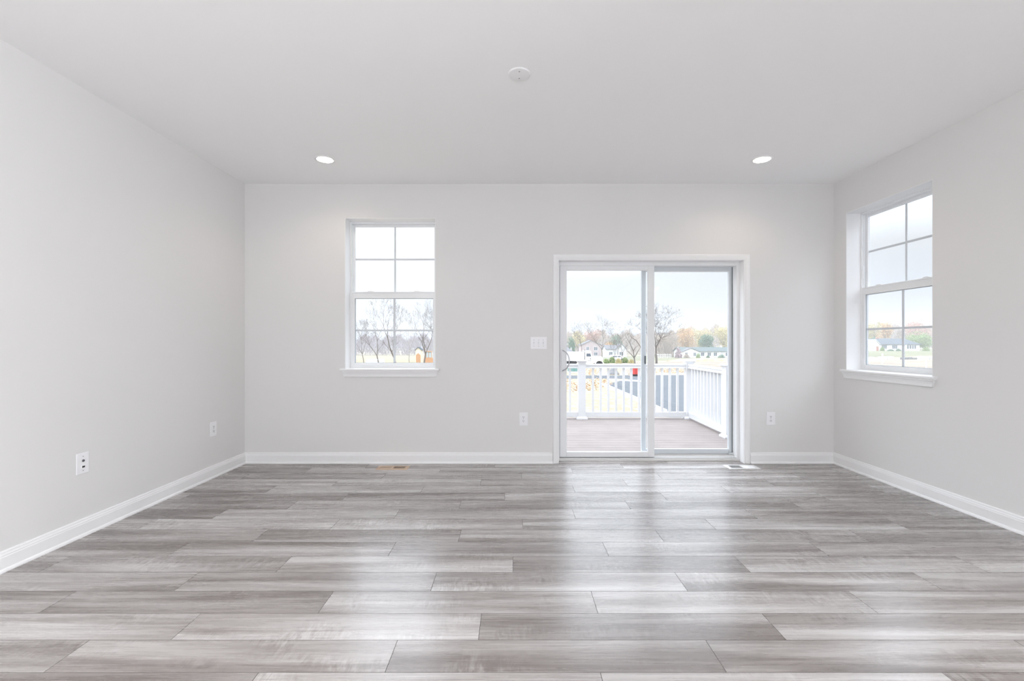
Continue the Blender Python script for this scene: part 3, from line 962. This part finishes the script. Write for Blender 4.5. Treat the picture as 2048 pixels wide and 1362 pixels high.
def woods(name, x0, x1, d, n, h0, h1, m, label, seed, size=1.1):
    rng = random.Random(seed)
    mb = MB()
    for k in range(n):
        px = rng.uniform(x0, x1); dd = d + rng.uniform(-12, 12)
        b_ = ground_at(px, dd)
        t_ = rng.random()
        hh = (h0 + (h1 - h0) * (.5 + .5 * math.sin(px * .19 + seed) * math.cos(px * .07)))
        p = b_ + Vector((0, 0, hh * (1 - t_ * t_)))
        up = Vector((rng.gauss(0, .45), rng.gauss(0, .3), 1)).normalized() * size * rng.uniform(.5, 1.3)
        sd = Vector((rng.uniform(.6, 1), rng.uniform(-.6, .6), rng.uniform(-.2, .2))) * size * .06
        mb.add([p - sd, p + sd, p + up + sd * .3, p + up - sd * .3], [(0, 1, 2, 3)])
    tag(mb.build(name, m), label, 'woods', kind='stuff')
woods('distant_woods', 640, 900, 240, 9000, 6, 10, M_vi, 'purple grey band of distant bare woods behind the field', 1, 1.9)
woods('distant_woods', 1120, 1330, 262, 11000, 8, 12.5, M_th, 'brown band of distant woods behind the truck', 2, 2.0)
woods('bare_thicket', 1296, 1353, 212, 7000, 6.5, 10.5, M_th, 'grey brown bare thicket beside the white ranch house', 4, 1.8)
woods('distant_woods', 1340, 1480, 285, 9000, 10, 15, M_th, 'tan band of woods behind the white ranch house', 6, 2.2)
woods('distant_woods', 1700, 1900, 300, 11000, 11, 15, M_th, 'brown band of woods in the side window', 7, 2.3)

# --- trees seen through the patio door
def T(px, d, ytop, wpx, m, label, seed, **kw):
    b_ = ground_at(px, d)
    return leafy(b_, hgt(ytop, d, b_.z), wpx * d / F, m, label, seed, **kw)
T(1141, 184, 672, 26, M_gr, 'dark green evergreen behind the white truck body', 21, n=2600, leaf=.45, trunk=.06, name='evergreen_tree')
T(1156, 222, 660, 44, M_ye, 'pale yellow tree behind the evergreen and the truck', 22, n=2600, leaf=.5)
T(1183, 241, 655, 46, M_rd, 'dull red tree above the pink house', 23, n=3000, leaf=.5)
T(1230, 228, 668, 34, M_gr, 'dark green round tree between pink house and grey house', 24, n=2200, leaf=.5)
T(1221, 214, 682, 26, M_or, 'low orange tree in front of the dark green tree', 25, n=1500, leaf=.45)
for px, d, yt, sd, lb in ((1166, 150, 640, 31, 'bare tree with twiggy crown above the truck cab'), (1205, 120, 627, 32, 'tall bare double trunk tree beside the pink house'),
                          (1236, 140, 640, 33, 'thin bare tree in front of the grey house'), (1228, 108, 672, 34, 'short bare sapling in the green shrubs'), (1243, 100, 660, 35, 'straight bare sapling beside the big branching tree')):
    b_ = ground_at(px, d)
    bare_tree(b_, hgt(yt, d, b_.z), sd, lb, (0, 0), .75, 2, M_bark, None, levels=5 if sd > 33 else 6, minr=.012)
b_ = ground_at(1313, 92)
bare_tree(b_, hgt(603, 92, b_.z), 48, 'large spreading bare tree behind the meeting stile of the patio door', (-.05, 0), 1.1, 3, M_bark3, .24, levels=7, minr=.010)
def bent_tree():
    d = 84.0
    b_ = ground_at(1271, d)
    e = empty('bare_tree', b_, label='dark bare tree with bent low limbs just left of the meeting stile', cat='tree')
    q = lambda px, py, y=0: P(px, py, d) - b_ + Vector((0, y, 0))
    m = MB()
    m.tube([(0, 0, -.1), q(1270, 728), q(1269, 716, .2), q(1268, 702, .5), q(1262, 686, .8), q(1253, 671, 1.0)], [.16, .14, .12, .10, .07, .03], 7)
    m.build('trunk', M_bark3, e)
    m = MB()
    m.tube([q(1269, 716, .2), q(1262, 709, -.3), q(1254, 703, -.8), q(1246, 695, -1.0)], [.09, .07, .045, .015], 6)
    m.tube([q(1268, 702, .5), q(1274, 694, .9), q(1282, 690, 1.3)], [.07, .05, .02], 6)
    m.tube([q(1283, 694, .6), q(1274, 681, .5), q(1266, 676, .4), q(1257, 667, .2)], [.05, .08, .06, .02], 6)
    m.tube([q(1269, 716, .2), q(1276, 705, .5), q(1283, 694, .6)], [.10, .08, .05], 6)
    rng = random.Random(9)
    for k in range(26):
        px, py = rng.uniform(1247, 1281), rng.uniform(668, 705)
        m.tube([q(px, py, rng.uniform(0, .8)), q(px + rng.uniform(-5, 5), py - rng.uniform(3, 9), rng.uniform(0, .8))], [.02, .008], 4)
    m.build('branches', M_bark3, e)
bent_tree()
T(1370, 226, 647, 54, M_or, 'orange autumn tree left of the yellow tree, behind the ranch house', 41, n=4600, leaf=.5, trunk=.12)
T(1404, 242, 643, 52, M_ye, 'yellow autumn tree towering behind the ranch house roof', 42, n=4600, leaf=.5, trunk=.12)
T(1413, 211, 666, 36, M_gr, 'dark green evergreen directly behind the ranch house roof', 43, n=3200, leaf=.5, trunk=.06, name='evergreen_tree')
T(1448, 227, 648, 58, M_ye, 'pale yellow tree at the end of the row behind the ranch house', 44, n=4600, leaf=.5, trunk=.12)
T(1357, 184, 694, 14, M_pu, 'small purple shrub at the corner of the ranch house', 45, shape='dome', n=500, leaf=.5, name='shrub', cat='shrub')
# --- trees in the side window
T(1748, 246, 636, 36, M_ye, 'pale yellow tree behind the gabled end of the side window house', 51, n=4200, leaf=.5, trunk=.12)
T(1771, 236, 638, 32, M_or, 'orange tree beside the pale yellow one in the side window', 52, n=3600, leaf=.5, trunk=.12)
T(1837, 272, 635, 64, M_rd, 'rust red tree rising behind the big green tree', 53, n=5600, leaf=.55, trunk=.12)
T(1836, 224, 662, 56, M_gr2, 'big green tree at the hipped end of the side window house', 54, n=5200, leaf=.5, trunk=.06)
T(1751, 229, 673, 24, M_gr, 'low dark green tree behind the side window house roof', 55, n=1700, leaf=.5, trunk=.1)
T(1797, 250, 650, 34, M_th, 'grey brown twiggy tree between orange tree and rust red tree', 56, n=3000, leaf=.5, trunk=.1)

def shrub(px, d, wpx, hpx, m, label, seed):
    b_ = ground_at(px, d)
    leafy(b_, hpx * d / F, wpx * d / F, m, label, seed, 'dome', 1100, .2, name='shrub', cat='shrub')
shrub(1396.5, 182, 9, 11, M_gr2, 'round bright green shrub in front of the ranch house gable', 61)
shrub(1373, 184, 13, 9, M_th, 'grey twiggy shrub at the ranch house wall', 62)
shrub(1416, 184, 7, 6, M_gr, 'small dark shrub below the ranch house window', 63)
shrub(1443, 183, 14, 8, M_gr, 'dark low shrub at the far end of the ranch house', 64)
shrub(1764.5, 196, 9, 9, M_gr2, 'round green shrub beside the gable in the side window', 65)
shrub(1781, 196, 12, 4, M_gr, 'low green shrub under the windows of the side window house', 66)
shrub(1797, 196, 9, 5, M_gr, 'dark low shrub beside the porch of the side window house', 67)
shrub(1852, 196, 12, 9, M_gr2, 'pale green shrub right of the side window house', 68)
for k, (px, wpx, hpx, m) in enumerate(((1212, 13, 9, M_gr2), (1224, 13, 13, M_gr2), (1237, 13, 10, M_ye), (1250, 13, 12, M_gr2), (1262, 13, 8, M_ye))):
    shrub(px, 97 + 2.4 * (k % 2), wpx, hpx, m, ('first', 'second', 'third', 'fourth', 'fifth')[k] + ' shrub from the truck hood in the row above the railing', 71 + k)

# ------------------------------------------------------------------ houses
M_white = mat('white_siding', (.78, .77, .76), .7, .2)
M_pink = mat('pinkish_siding', (.44, .355, .35), .7, .2)
M_greys = mat('grey_siding', (.60, .60, .62), .7, .2)
M_roof = mat('blue_grey_shingles', (.105, .12, .135), .9, .1, noise=.15, nscale=2)
M_roof2 = mat('green_grey_shingles', (.115, .14, .14), .9, .1, noise=.15, nscale=2)
M_roof3 = mat('pale_shingles', (.16, .16, .17), .9, .1, noise=.15, nscale=2)
M_wglass = mat('dark_window_glass', (.10, .12, .15), .15, .5)
M_brick = mat('red_brick', (.42, .20, .15), .85, .2)

def gable_body(mb, x0, x1, y0, y1, ze, zr, axis):
    """walls with a gable; ridge along axis ('x' or 'y')"""
    mb.box(x0, x1, y0, y1, -.6, ze)
    if axis == 'x':
        ym = (y0 + y1) / 2
        for x in (x0, x1):
            mb.add([(x, y0, ze), (x, y1, ze), (x, ym, zr)], [(0, 1, 2)])
    else:
        xm = (x0 + x1) / 2
        for y in (y0, y1):
            mb.add([(x0, y, ze), (x1, y, ze), (xm, y, zr)], [(0, 1, 2)])
def gable_roof(mb, x0, x1, y0, y1, ze, zr, axis, ov=.4, th=.18, hip0=0, hip1=0):
    if axis == 'x':
        ym = (y0 + y1) / 2
        a = [(x0 - ov, y0 - ov, ze - .1), (x1 + ov, y0 - ov, ze - .1), (x1 + ov, y1 + ov, ze - .1), (x0 - ov, y1 + ov, ze - .1), (x0 - ov + hip0, ym, zr), (x1 + ov - hip1, ym, zr)]
    else:
        xm = (x0 + x1) / 2
        a = [(x0 - ov, y0 - ov, ze - .1), (x0 - ov, y1 + ov, ze - .1), (x1 + ov, y1 + ov, ze - .1), (x1 + ov, y0 - ov, ze - .1), (xm, y0 - ov + hip0, zr), (xm, y1 + ov - hip1, zr)]
    up = [(p[0], p[1], p[2] + th) for p in a]
    vs = a + up
    F_ = [(0, 1, 5, 4), (2, 3, 4, 5), (1, 2, 5), (3, 0, 4)]
    sides = [(0, 1), (2, 3)] + ([(3, 0)] if hip0 else []) + ([(1, 2)] if hip1 else [])
    fs = [tuple(6 + i for i in f) for f in F_ if len(f) == 4 or (hip0 or hip1)] + [tuple(reversed(f)) for f in F_ if len(f) == 4 or (hip0 or hip1)]
    fs += [(i, j, j + 6, i + 6) for i, j in sides]
    if not hip0: fs += [(3, 4, 10, 9), (4, 0, 6, 10)]
    if not hip1: fs += [(1, 5, 11, 7), (5, 2, 8, 11)]
    mb.add(vs, fs)
def win(e, x, y, z, w_, h_, mf=None, bars=1):
    m = MB()
    frame_ring(m, x - w_ / 2 - .1, x + w_ / 2 + .1, z - .1, z + h_ + .1, y - .08, y + .02, .1, .1, .1, .1)
    for k in range(1, bars + 1):
        xx = x - w_ / 2 + w_ * k / (bars + 1)
        m.box(xx - .04, xx + .04, y - .07, y - .02, z, z + h_)
    fo = m.build('window', mf or M_white, e)
    MB().box(x - w_ / 2, x + w_ / 2, y - .045, y - .02, z, z + h_).build('pane', M_wglass, fo)

def ranch_house():
    d = 190.0
    b_ = ground_at(1364, d)
    e = empty('ranch_house', b_, label='white ranch house with green grey roof seen through the fixed door panel', cat='house')
    m = MB()
    gable_body(m, 0, 22, 1.5, 9.5, 2.7, 4.3, 'x'); gable_body(m, .3, 7.2, 0, 5, 2.6, 4.05, 'y')
    m.build('walls', M_white, e)
    m = MB(); gable_roof(m, 0, 22, 1.5, 9.5, 2.7, 4.3, 'x', .5); m.build('main_roof', M_roof2, e)
    m = MB(); gable_roof(m, .3, 7.2, 0, 5, 2.6, 4.05, 'y', .4); m.build('gable_roof', M_roof3, e)
    for x in (1.8, 5.3): win(e, x, 0, .8, 1.0, 1.4)
    for x in (9.2, 12.0, 14.6, 19.5): win(e, x, 1.5, .8, 1.3, 1.4)
    m = MB(); m.box(17, 17.9, 1.42, 1.5, 0, 2.1); m.build('front_door', M_greys, e)
    for x in (10.5, 13.3, 16.2, 18.6):
        m = MB(); m.box(x - .08, x + .08, .9, 1.06, 0, 2.62); m.build('porch_post', M_white, e)
    m = MB(); m.box(18.5, 19.1, 5.2, 5.8, 3.6, 5.2); m.build('chimney', M_white, e)
ranch_house()
def side_house():
    d = 200.0
    b_ = ground_at(1741, d)
    e = empty('ranch_house', b_, label='white house with blue grey hipped roof seen through the side window', cat='house')
    m = MB()
    m.box(3.2, 21.6, 0, 9, -.6, 2.9); gable_body(m, 0, 3.2, -.8, 9, 2.9, 4.9, 'y')
    m.build('walls', M_white, e)
    m = MB(); gable_roof(m, 1.4, 21.6, 0, 9, 2.9, 5.3, 'x', .45, hip1=3.4); m.build('main_roof', M_roof, e)
    m = MB(); gable_roof(m, 0, 3.2, -.8, 9, 2.9, 4.9, 'y', .3); m.build('gable_roof', M_white, e)
    m = MB(); m.box(1.9, 2.9, -.9, -.8, 0, 2.1); m.build('door', M_brick, e)
    for x in (6.0, 10.6): win(e, x, 0, 1.0, 2.2, 1.5, bars=2)
    for x in (16.4, 17.5, 18.6, 19.6): win(e, x, 0, 1.0, .75, 1.5, bars=0)
    m = MB(); m.box(13.4, 14.3, -.08, 0, 0, 2.1); m.build('front_door', M_greys, e)
    for x in (13.0, 14.8):
        m = MB(); m.box(x - .09, x + .09, -1.2, -1.02, 0, 2.8); m.build('porch_post', M_white, e)
    m = MB(); m.box(7.6, 8.5, 6, 6.8, 4.0, 6.1); m.build('chimney', M_brick, e)
side_house()
e = empty('far_house', ground_at(1772, 214), label='small gabled roof peeking above the side window house', cat='house')
m = MB(); gable_body(m, -4, 8, 0, 8, 3.6, 5.6, 'y'); m.build('walls', M_white, e)
m = MB(); gable_roof(m, -4, 8, 0, 8, 3.6, 5.6, 'y', .4); m.build('roof', M_roof3, e)
e = empty('far_house', ground_at(1178, 205), label='pinkish house with white framed windows behind the truck', cat='house')
m = MB(); gable_body(m, -3.5, 5.4, 0, 8, 5.3, 7.4, 'y'); m.build('walls', M_pink, e)
m = MB(); gable_roof(m, -3.5, 5.4, 0, 8, 5.3, 7.4, 'y', .4); m.build('roof', M_roof3, e)
win(e, 3.0, 0, 3.0, 1.6, 1.5); win(e, 3.0, 0, .7, 1.6, 1.4); win(e, -.6, 0, 3.0, 1.2, 1.5)
e = empty('far_house', ground_at(1213, 190), label='pale grey house with two gables beside the big bare tree', cat='house')
m = MB(); gable_body(m, 0, 4.6, 1, 8, 3.6, 5.2, 'x'); gable_body(m, 4.0, 8.4, 0, 6, 3.6, 5.8, 'y'); m.build('walls', M_greys, e)
m = MB(); gable_roof(m, 0, 4.6, 1, 8, 3.6, 5.2, 'x', .3); gable_roof(m, 4.0, 8.4, 0, 6, 3.6, 5.8, 'y', .3); m.build('roof', M_roof3, e)
win(e, 6.2, 0, 1.0, 1.6, 1.5); win(e, 2.0, 1, 1.0, 1.4, 1.5)
e = empty('far_house', ground_at(1131, 160), label='low house roof beside the door handle, above the truck body', cat='house')
m = MB(); gable_body(m, -6, 2.4, 0, 7, 2.6, 4.4, 'x'); m.build('walls', M_white, e)
m = MB(); gable_roof(m, -6, 2.4, 0, 7, 2.6, 4.4, 'x', .4, hip1=2.0); m.build('roof', M_roof3, e)

# ------------------------------------------------------------------ vehicles and site things
M_paint = mat('white_vehicle_paint', (.80, .80, .80), .35, .5)
M_body = mat('grey_white_dump_body', (.66, .66, .68), .5, .4, .2)
M_tyre = mat('black_rubber', (.035, .035, .037), .8, .2)
M_hub = mat('pale_wheel_hub', (.68, .68, .68), .4, .5, .3)
def wheel(e, x, y, r, w_, z=None):
    z = r if z is None else z
    m = MB(); m.lathe([(.55 * r, -w_ / 2), (.92 * r, -w_ / 2), (r, -w_ / 2 + .05), (r, w_ / 2 - .05), (.92 * r, w_ / 2), (.55 * r, w_ / 2)], 24, Matrix.Translation((x, y, z)) @ Matrix.Rotation(R(90), 4, 'X'))
    t_ = m.build('wheel', M_tyre, e)
    m = MB(); m.lathe([(0, -w_ / 2 - .01), (.3 * r, -w_ / 2 - .03), (.56 * r, -w_ / 2 + .02), (.56 * r, w_ / 2 - .02), (0, w_ / 2)], 20, Matrix.Translation((x, y, z)) @ Matrix.Rotation(R(90), 4, 'X'))
    m.build('hub', M_hub, t_)
def dump_truck():
    d = 78.0
    s_ = d / F
    e = empty('dump_truck', ground_at(1133, d), label='white dump truck parked beyond the deck railing', cat='truck')
    X = lambda px: (px - 1133) * s_
    Z = lambda py: (735.2 - py) * s_
    m = MB()
    x0, x1 = X(1095), X(1168.5)
    m.add([(x0, 0, Z(720)), (x1, 0, Z(723)), (x1, 2.5, Z(723)), (x0, 2.5, Z(720)), (x0 - .5, 0, Z(705)), (x1 + .05, 0, Z(703.5)), (x1 + .05, 2.5, Z(703.5)), (x0 - .5, 2.5, Z(705))],
          [(3, 2, 1, 0), (0, 1, 5, 4), (1, 2, 6, 5), (2, 3, 7, 6), (3, 0, 4, 7)])
    m.add([(x0, .08, Z(719)), (x1 - .08, .08, Z(722)), (x1 - .08, 2.42, Z(722)), (x0, 2.42, Z(719)), (x0 - .45, .08, Z(705)), (x1 - .03, .08, Z(703.5)), (x1 - .03, 2.42, Z(703.5)), (x0 - .45, 2.42, Z(705))],
          [(0, 1, 2, 3), (4, 5, 1, 0), (5, 6, 2, 1), (6, 7, 3, 2), (7, 4, 0, 3)])
    m.box(x0 - .5, x1 + .08, -.05, .1, Z(705), Z(703)); m.box(x1, X(1174), .0, 2.5, Z(702.5), Z(701))
    m.build('dump_body', M_body, e)
    m = MB(); m.box(x0 + .3, X(1203), .7, 1.8, Z(726), Z(723)); m.build('chassis', M_tyre, e)
    m = MB()
    m.sweep([(X(1170), Z(727)), (X(1184), Z(727)), (X(1184), Z(713)), (X(1182.5), Z(703)), (X(1181), Z(701.5)), (X(1170), Z(701.5))], lambda t, p: (p[0], t, p[1]), (0.05, 2.4))
    cb = m.build('cab', M_paint, e)
    m = MB()
    m.add([(X(1173), .04, Z(713)), (X(1182.3), .04, Z(713)), (X(1181), .04, Z(707)), (X(1173), .04, Z(707))], [(0, 1, 2, 3)])
    m.add([(X(1184), .3, Z(712.5)), (X(1184), 2.2, Z(712.5)), (X(1183), 2.2, Z(705)), (X(1183), .3, Z(705))], [(0, 1, 2, 3)])
    m.build('cab_window', M_wglass, cb)
    m = MB(); m.box(X(1172), X(1183), .03, .06, Z(721.5), Z(721)); m.box(X(1180.5), X(1181.6), .0, .06, Z(719), Z(716)); m.build('door_handle', M_tyre, cb)
    m = MB()
    m.sweep([(X(1184), Z(726)), (X(1206), Z(726)), (X(1206.5), Z(716)), (X(1204), Z(713.3)), (X(1184), Z(712.6))], lambda t, p: (p[0], t, p[1]), (.2, 2.25))
    m.build('hood', M_paint, e)
    m = MB(); m.box(X(1169), X(1170.4), .1, .3, Z(724), Z(699.5)); m.build('exhaust_pipe', M_tyre, e)
    for px in (1147, 1133.5, 1199):
        for y in (.18, 2.3):
            wheel(e, X(px), y, .56, .34)
    m = MB()
    pr = [(.80 * math.cos(R(a)), .72 * math.sin(R(a))) for a in range(0, 181, 15)] + [(.66 * math.cos(R(a)), .60 * math.sin(R(a))) for a in range(180, -1, -15)]
    m.sweep(pr, lambda t, p: (X(1199) + p[0], t, .56 + p[1]), (-.02, .4)); m.build('fender', M_paint, e)
dump_truck()
def van(loc, L_, Hh, label, name='van', rz=0):
    e = empty(name, loc, rz, label=label, cat='vehicle')
    wz = .46 if name == 'van' else .62
    m = MB()
    pr = [(0, .3), (L_, .3), (L_, Hh * .55), (L_ * .86, Hh * .62), (L_ * .74, Hh * .97), (L_ * .70, Hh), (.12, Hh), (0, Hh * .9)]
    m.sweep(pr, lambda t, p: (p[0], t, p[1]), (0, 1.8)); bd = m.build('body', M_paint, e, .04, 2)
    m = MB(); m.box(L_ * .12, L_ * .44, -.012, .0, Hh * wz, Hh * (wz + .22)); m.box(L_ * .48, L_ * .70, -.012, .0, Hh * wz, Hh * (wz + .22)); m.build('window', M_wglass, bd)
    for x in (L_ * .2, L_ * .8):
        for y in (.1, 1.7): wheel(e, x, y, .34, .2)
van(ground_at(1222, 128), 3.9, 1.55, 'white car parked in front of the pale grey house', 'car')
van(ground_at(755.5, 68), 4.6, 1.72, 'white van roof showing at the bottom of the back window', 'van', R(90))

M_orange = mat('orange_machine_paint', (.50, .28, .15), .5, .4)
M_cream = mat('cream_siding', (.70, .64, .50), .8, .2)
M_teal = mat('teal_green_paint', (.16, .30, .28), .6, .3)
M_red = mat('red_paint', (.60, .07, .06), .5, .4)
def shed():
    d = 72.0; s_ = d / F
    b_ = ground_at(836.5, d)
    e = empty('shed', b_, label='small cream shed with dark roof and orange front in the back window', cat='shed')
    Z = lambda py: H - (py - VY) * s_ - b_.z
    w_ = 5.2 * s_
    m = MB(); gable_body(m, -w_, w_, 0, 1.4, Z(699.5), Z(695), 'y'); m.build('walls', M_cream, e)
    m = MB(); gable_roof(m, -w_, w_, 0, 1.4, Z(699.5), Z(695), 'y', .12, .08); m.build('roof', M_roof, e)
    m = MB(); m.add([(-w_ * .85, -.03, 0), (w_ * .85, -.03, 0), (w_ * .85, -.03, Z(710)), (0, -.03, Z(706)), (-w_ * .85, -.03, Z(710)), (-w_ * .85, 0, 0), (w_ * .85, 0, 0), (w_ * .85, 0, Z(710)), (0, 0, Z(706)), (-w_ * .85, 0, Z(710))],
                    [(0, 1, 2, 3, 4), (9, 8, 7, 6, 5), (0, 5, 6, 1), (1, 6, 7, 2), (2, 7, 8, 3), (3, 8, 9, 4), (4, 9, 5, 0)])
    m.build('door', M_orange, e)
shed()
def excavator():
    d = 70.0; s_ = d / F
    b_ = ground_at(858, d)
    e = empty('excavator', b_, label='orange machine with glazed cab beside the shed in the back window', cat='excavator')
    Z = lambda py: H - (py - VY) * s_ - b_.z
    X = lambda px: (px - 858) * s_
    for y in (0, 1.1):
        m = MB()
        pr = [(X(849) + .32 * math.cos(R(a)), .32 + .32 * math.sin(R(a))) for a in range(90, 271, 30)] + [(X(869) + .32 * math.cos(R(a)), .32 + .32 * math.sin(R(a))) for a in range(-90, 91, 30)]
        m.sweep(pr, lambda t, p: (p[0], y + t, p[1]), (0, .4)); m.build('crawler_track', M_tyre, e)
    m = MB(); m.box(X(847), X(871), .1, 1.4, .62, Z(716)); bd = m.build('body', M_orange, e, .05)
    m = MB(); frame_ring(m, X(851), X(863), Z(716), Z(702.5), .1, .2, .07, .07, .07, .1); m.box(X(851), X(863), .2, 1.2, Z(703.5), Z(702.5)); m.box(X(856.5), X(857.3), .1, .2, Z(716), Z(703))
    cb = m.build('cab', M_orange, e)
    m = MB(); m.box(X(851.6), X(862.4), .2, 1.15, Z(715.5), Z(703.8)); m.build('cab_glass', mat('pale_cab_glass', (.45, .55, .58), .1, .6), cb)
    m = MB(); m.tube([(X(866), .7, Z(715)), (X(873), .7, Z(700)), (X(884), .7, Z(706)), (X(887), .7, Z(722))], [.16, .18, .14, .1], 8, smooth=False); m.build('boom', M_orange, e)
    m = MB(); m.sweep([(X(884), Z(722)), (X(891), Z(721)), (X(890), Z(730)), (X(885), Z(730))], lambda t, p: (p[0], t, p[1]), (.3, 1.1)); m.build('bucket', M_tyre, e)
excavator()
def util_box(px, py, wpx, hpx, m, label, name, base=None):
    v = G(px, py); d = v.y
    e = empty(name, v, label=label, cat=name.replace('_', ' '))
    w_, h_ = wpx * d / F, hpx * d / F
    b0 = 0
    if base:
        k = MB(); k.box(-w_ / 2 - .02, w_ / 2 + .02, -.02, w_ * .8 + .02, 0, h_ * .22); k.build('base', base, e); b0 = h_ * .22
    k = MB(); k.box(-w_ / 2, w_ / 2, 0, w_ * .8, b0, h_ * .93); bd = k.build('cabinet', m, e, .03)
    k = MB(); k.sweep([(-.03, h_ * .93), (w_ * .8 + .03, h_ * .93), (w_ * .8 + .03, h_ * .97), (w_ * .4, h_), (-.03, h_ * .97)], lambda t, p: (t, p[0], p[1]), (-w_ / 2 - .03, w_ / 2 + .03)); k.build('lid', m, e)
    k = MB(); k.box(-.012, .012, -.012, 0, b0 + .05, h_ * .9); k.build('door_seam', M_tyre, bd)
util_box(1148, 746, 22, 14, M_teal, 'teal green utility box behind the railing below the truck', 'utility_box', M_conc)
util_box(1272, 752.5, 11, 17, M_red, 'bright red bin on a dark base behind the railing', 'storage_bin', M_tyre)
def pile(px, py, wpx, hpx, m, label, seed, name='gravel_pile'):
    rng = random.Random(seed)
    v = G(px, py); d = v.y; w_, h_ = wpx * d / F, hpx * d / F
    mb = MB(); prof = [(w_ / 2, -.1), (w_ * .44, h_ * .15), (w_ * .3, h_ * .55), (w_ * .16, h_ * .88), (0.02, h_)]
    mb.lathe(prof, 22)
    mb.v = [Vector((q.x * rng.uniform(.9, 1.1), q.y * rng.uniform(.9, 1.1) * .8, q.z * rng.uniform(.88, 1.1))) + v for q in mb.v]
    tag(mb.build(name, m), label, 'pile')
pile(1205, 751, 22, 15, M_conc, 'pale gravel pile behind the middle of the railing', 1)
pile(1227, 749, 22, 17, M_gravel, 'grey gravel pile behind the railing, between two pale piles', 2)
pile(1248, 750.5, 17, 13, M_conc, 'small pale gravel pile next to the red bin', 3)
M_bank = mat('brown_earth_bank', (.36, .25, .17), .95, .1, nscale=.6, ncol=(.46, .36, .26))
def bank():
    mb = MB()
    pr = [(-1.6, -.1), (-.7, .45), (.2, .62), (1.6, .66), (1.6, -.3)]
    a, b_ = Vector(ground_at(1338, 112)), Vector(ground_at(1520, 112))
    n = 14
    rng = random.Random(4)
    vs = []
    ts = [k / n for k in range(n + 1)]
    jit = [rng.uniform(-.1, .15) for _ in ts]
    mb.sweep(pr, lambda t, p: (a.x + (b_.x - a.x) * t, a.y + p[0] + 6 * t, gz(a.x + (b_.x - a.x) * t, a.y) + p[1] * (.3 + .7 * min(1, t * 5)) + (jit[int(t * n + .5)] if p[1] > 0 else 0)), ts)
    tag(mb.build('earth_bank', M_bank), 'low brown earth bank between dirt lot and green lawn', 'bank', kind='structure')
bank()
def fence():
    d = 188.0
    e = empty('board_fence', ground_at(1314, d), label='low white fence on the lawn in front of the bare thicket', cat='fence')
    n = 9
    for k in range(n):
        x = k * .72
        m = MB(); m.box(x - .09, x + .09, -.06, .06, -.1, 1.75); m.build('post', M_white, e)
    for z in (.5, 1.35):
        m = MB(); m.box(0, (n - 1) * .72, -.03, .03, z, z + .14); m.build('rail', M_white, e)
fence()
for px, d, top, lb in ((1764.8, 92, 707.5, 'thin white marker post near the gabled end in the side window'), (1852.5, 74, 714, 'thick white marker post at the far side of the side window')):
    b_ = ground_at(px, d); hh = hgt(top, d, b_.z)
    e = empty('marker_post', b_, label=lb, cat='post')
    m = MB(); m.box(-.09, .09, -.09, .09, -.1, hh - .1); m.build('shaft', M_white, e)
    m = MB(); m.sweep([(-.13, -.13), (.13, -.13), (.13, .13), (-.13, .13)], lambda t, p: (p[0] * (1 - .6 * t), p[1] * (1 - .6 * t), hh - .1 + .12 * t), (0, .4, 1)); m.build('cap', M_white, e)
for k, (px0, px1, d, hp, lb) in enumerate(((1742, 1788, 132, 7, 'long low stack of pale blocks at the lawn edge, gable side of the side window'), (1806, 1838, 130, 5, 'short low stack of grey blocks at the lawn edge, under the porch'),
                                          (1841, 1866, 126, 8, 'taller stack of white blocks at the lawn edge, hipped side of the side window'))):
    rng = random.Random(k)
    b_ = ground_at(px0, d); L_ = (px1 - px0) * d / F; hh = hp * d / F
    mb = MB(); x = 0
    while x < L_:
        w_ = rng.uniform(.5, 1.1); q = hh * rng.uniform(.55, 1)
        mb.box(b_.x + x, b_.x + min(L_, x + w_), b_.y + rng.uniform(-.2, .2), b_.y + 1, gz(b_.x + x, b_.y) - .1, gz(b_.x + x, b_.y) + q)
        x += w_ + .03
    tag(mb.build('block_stack', M_conc if k != 1 else M_gravel), lb, 'blocks')
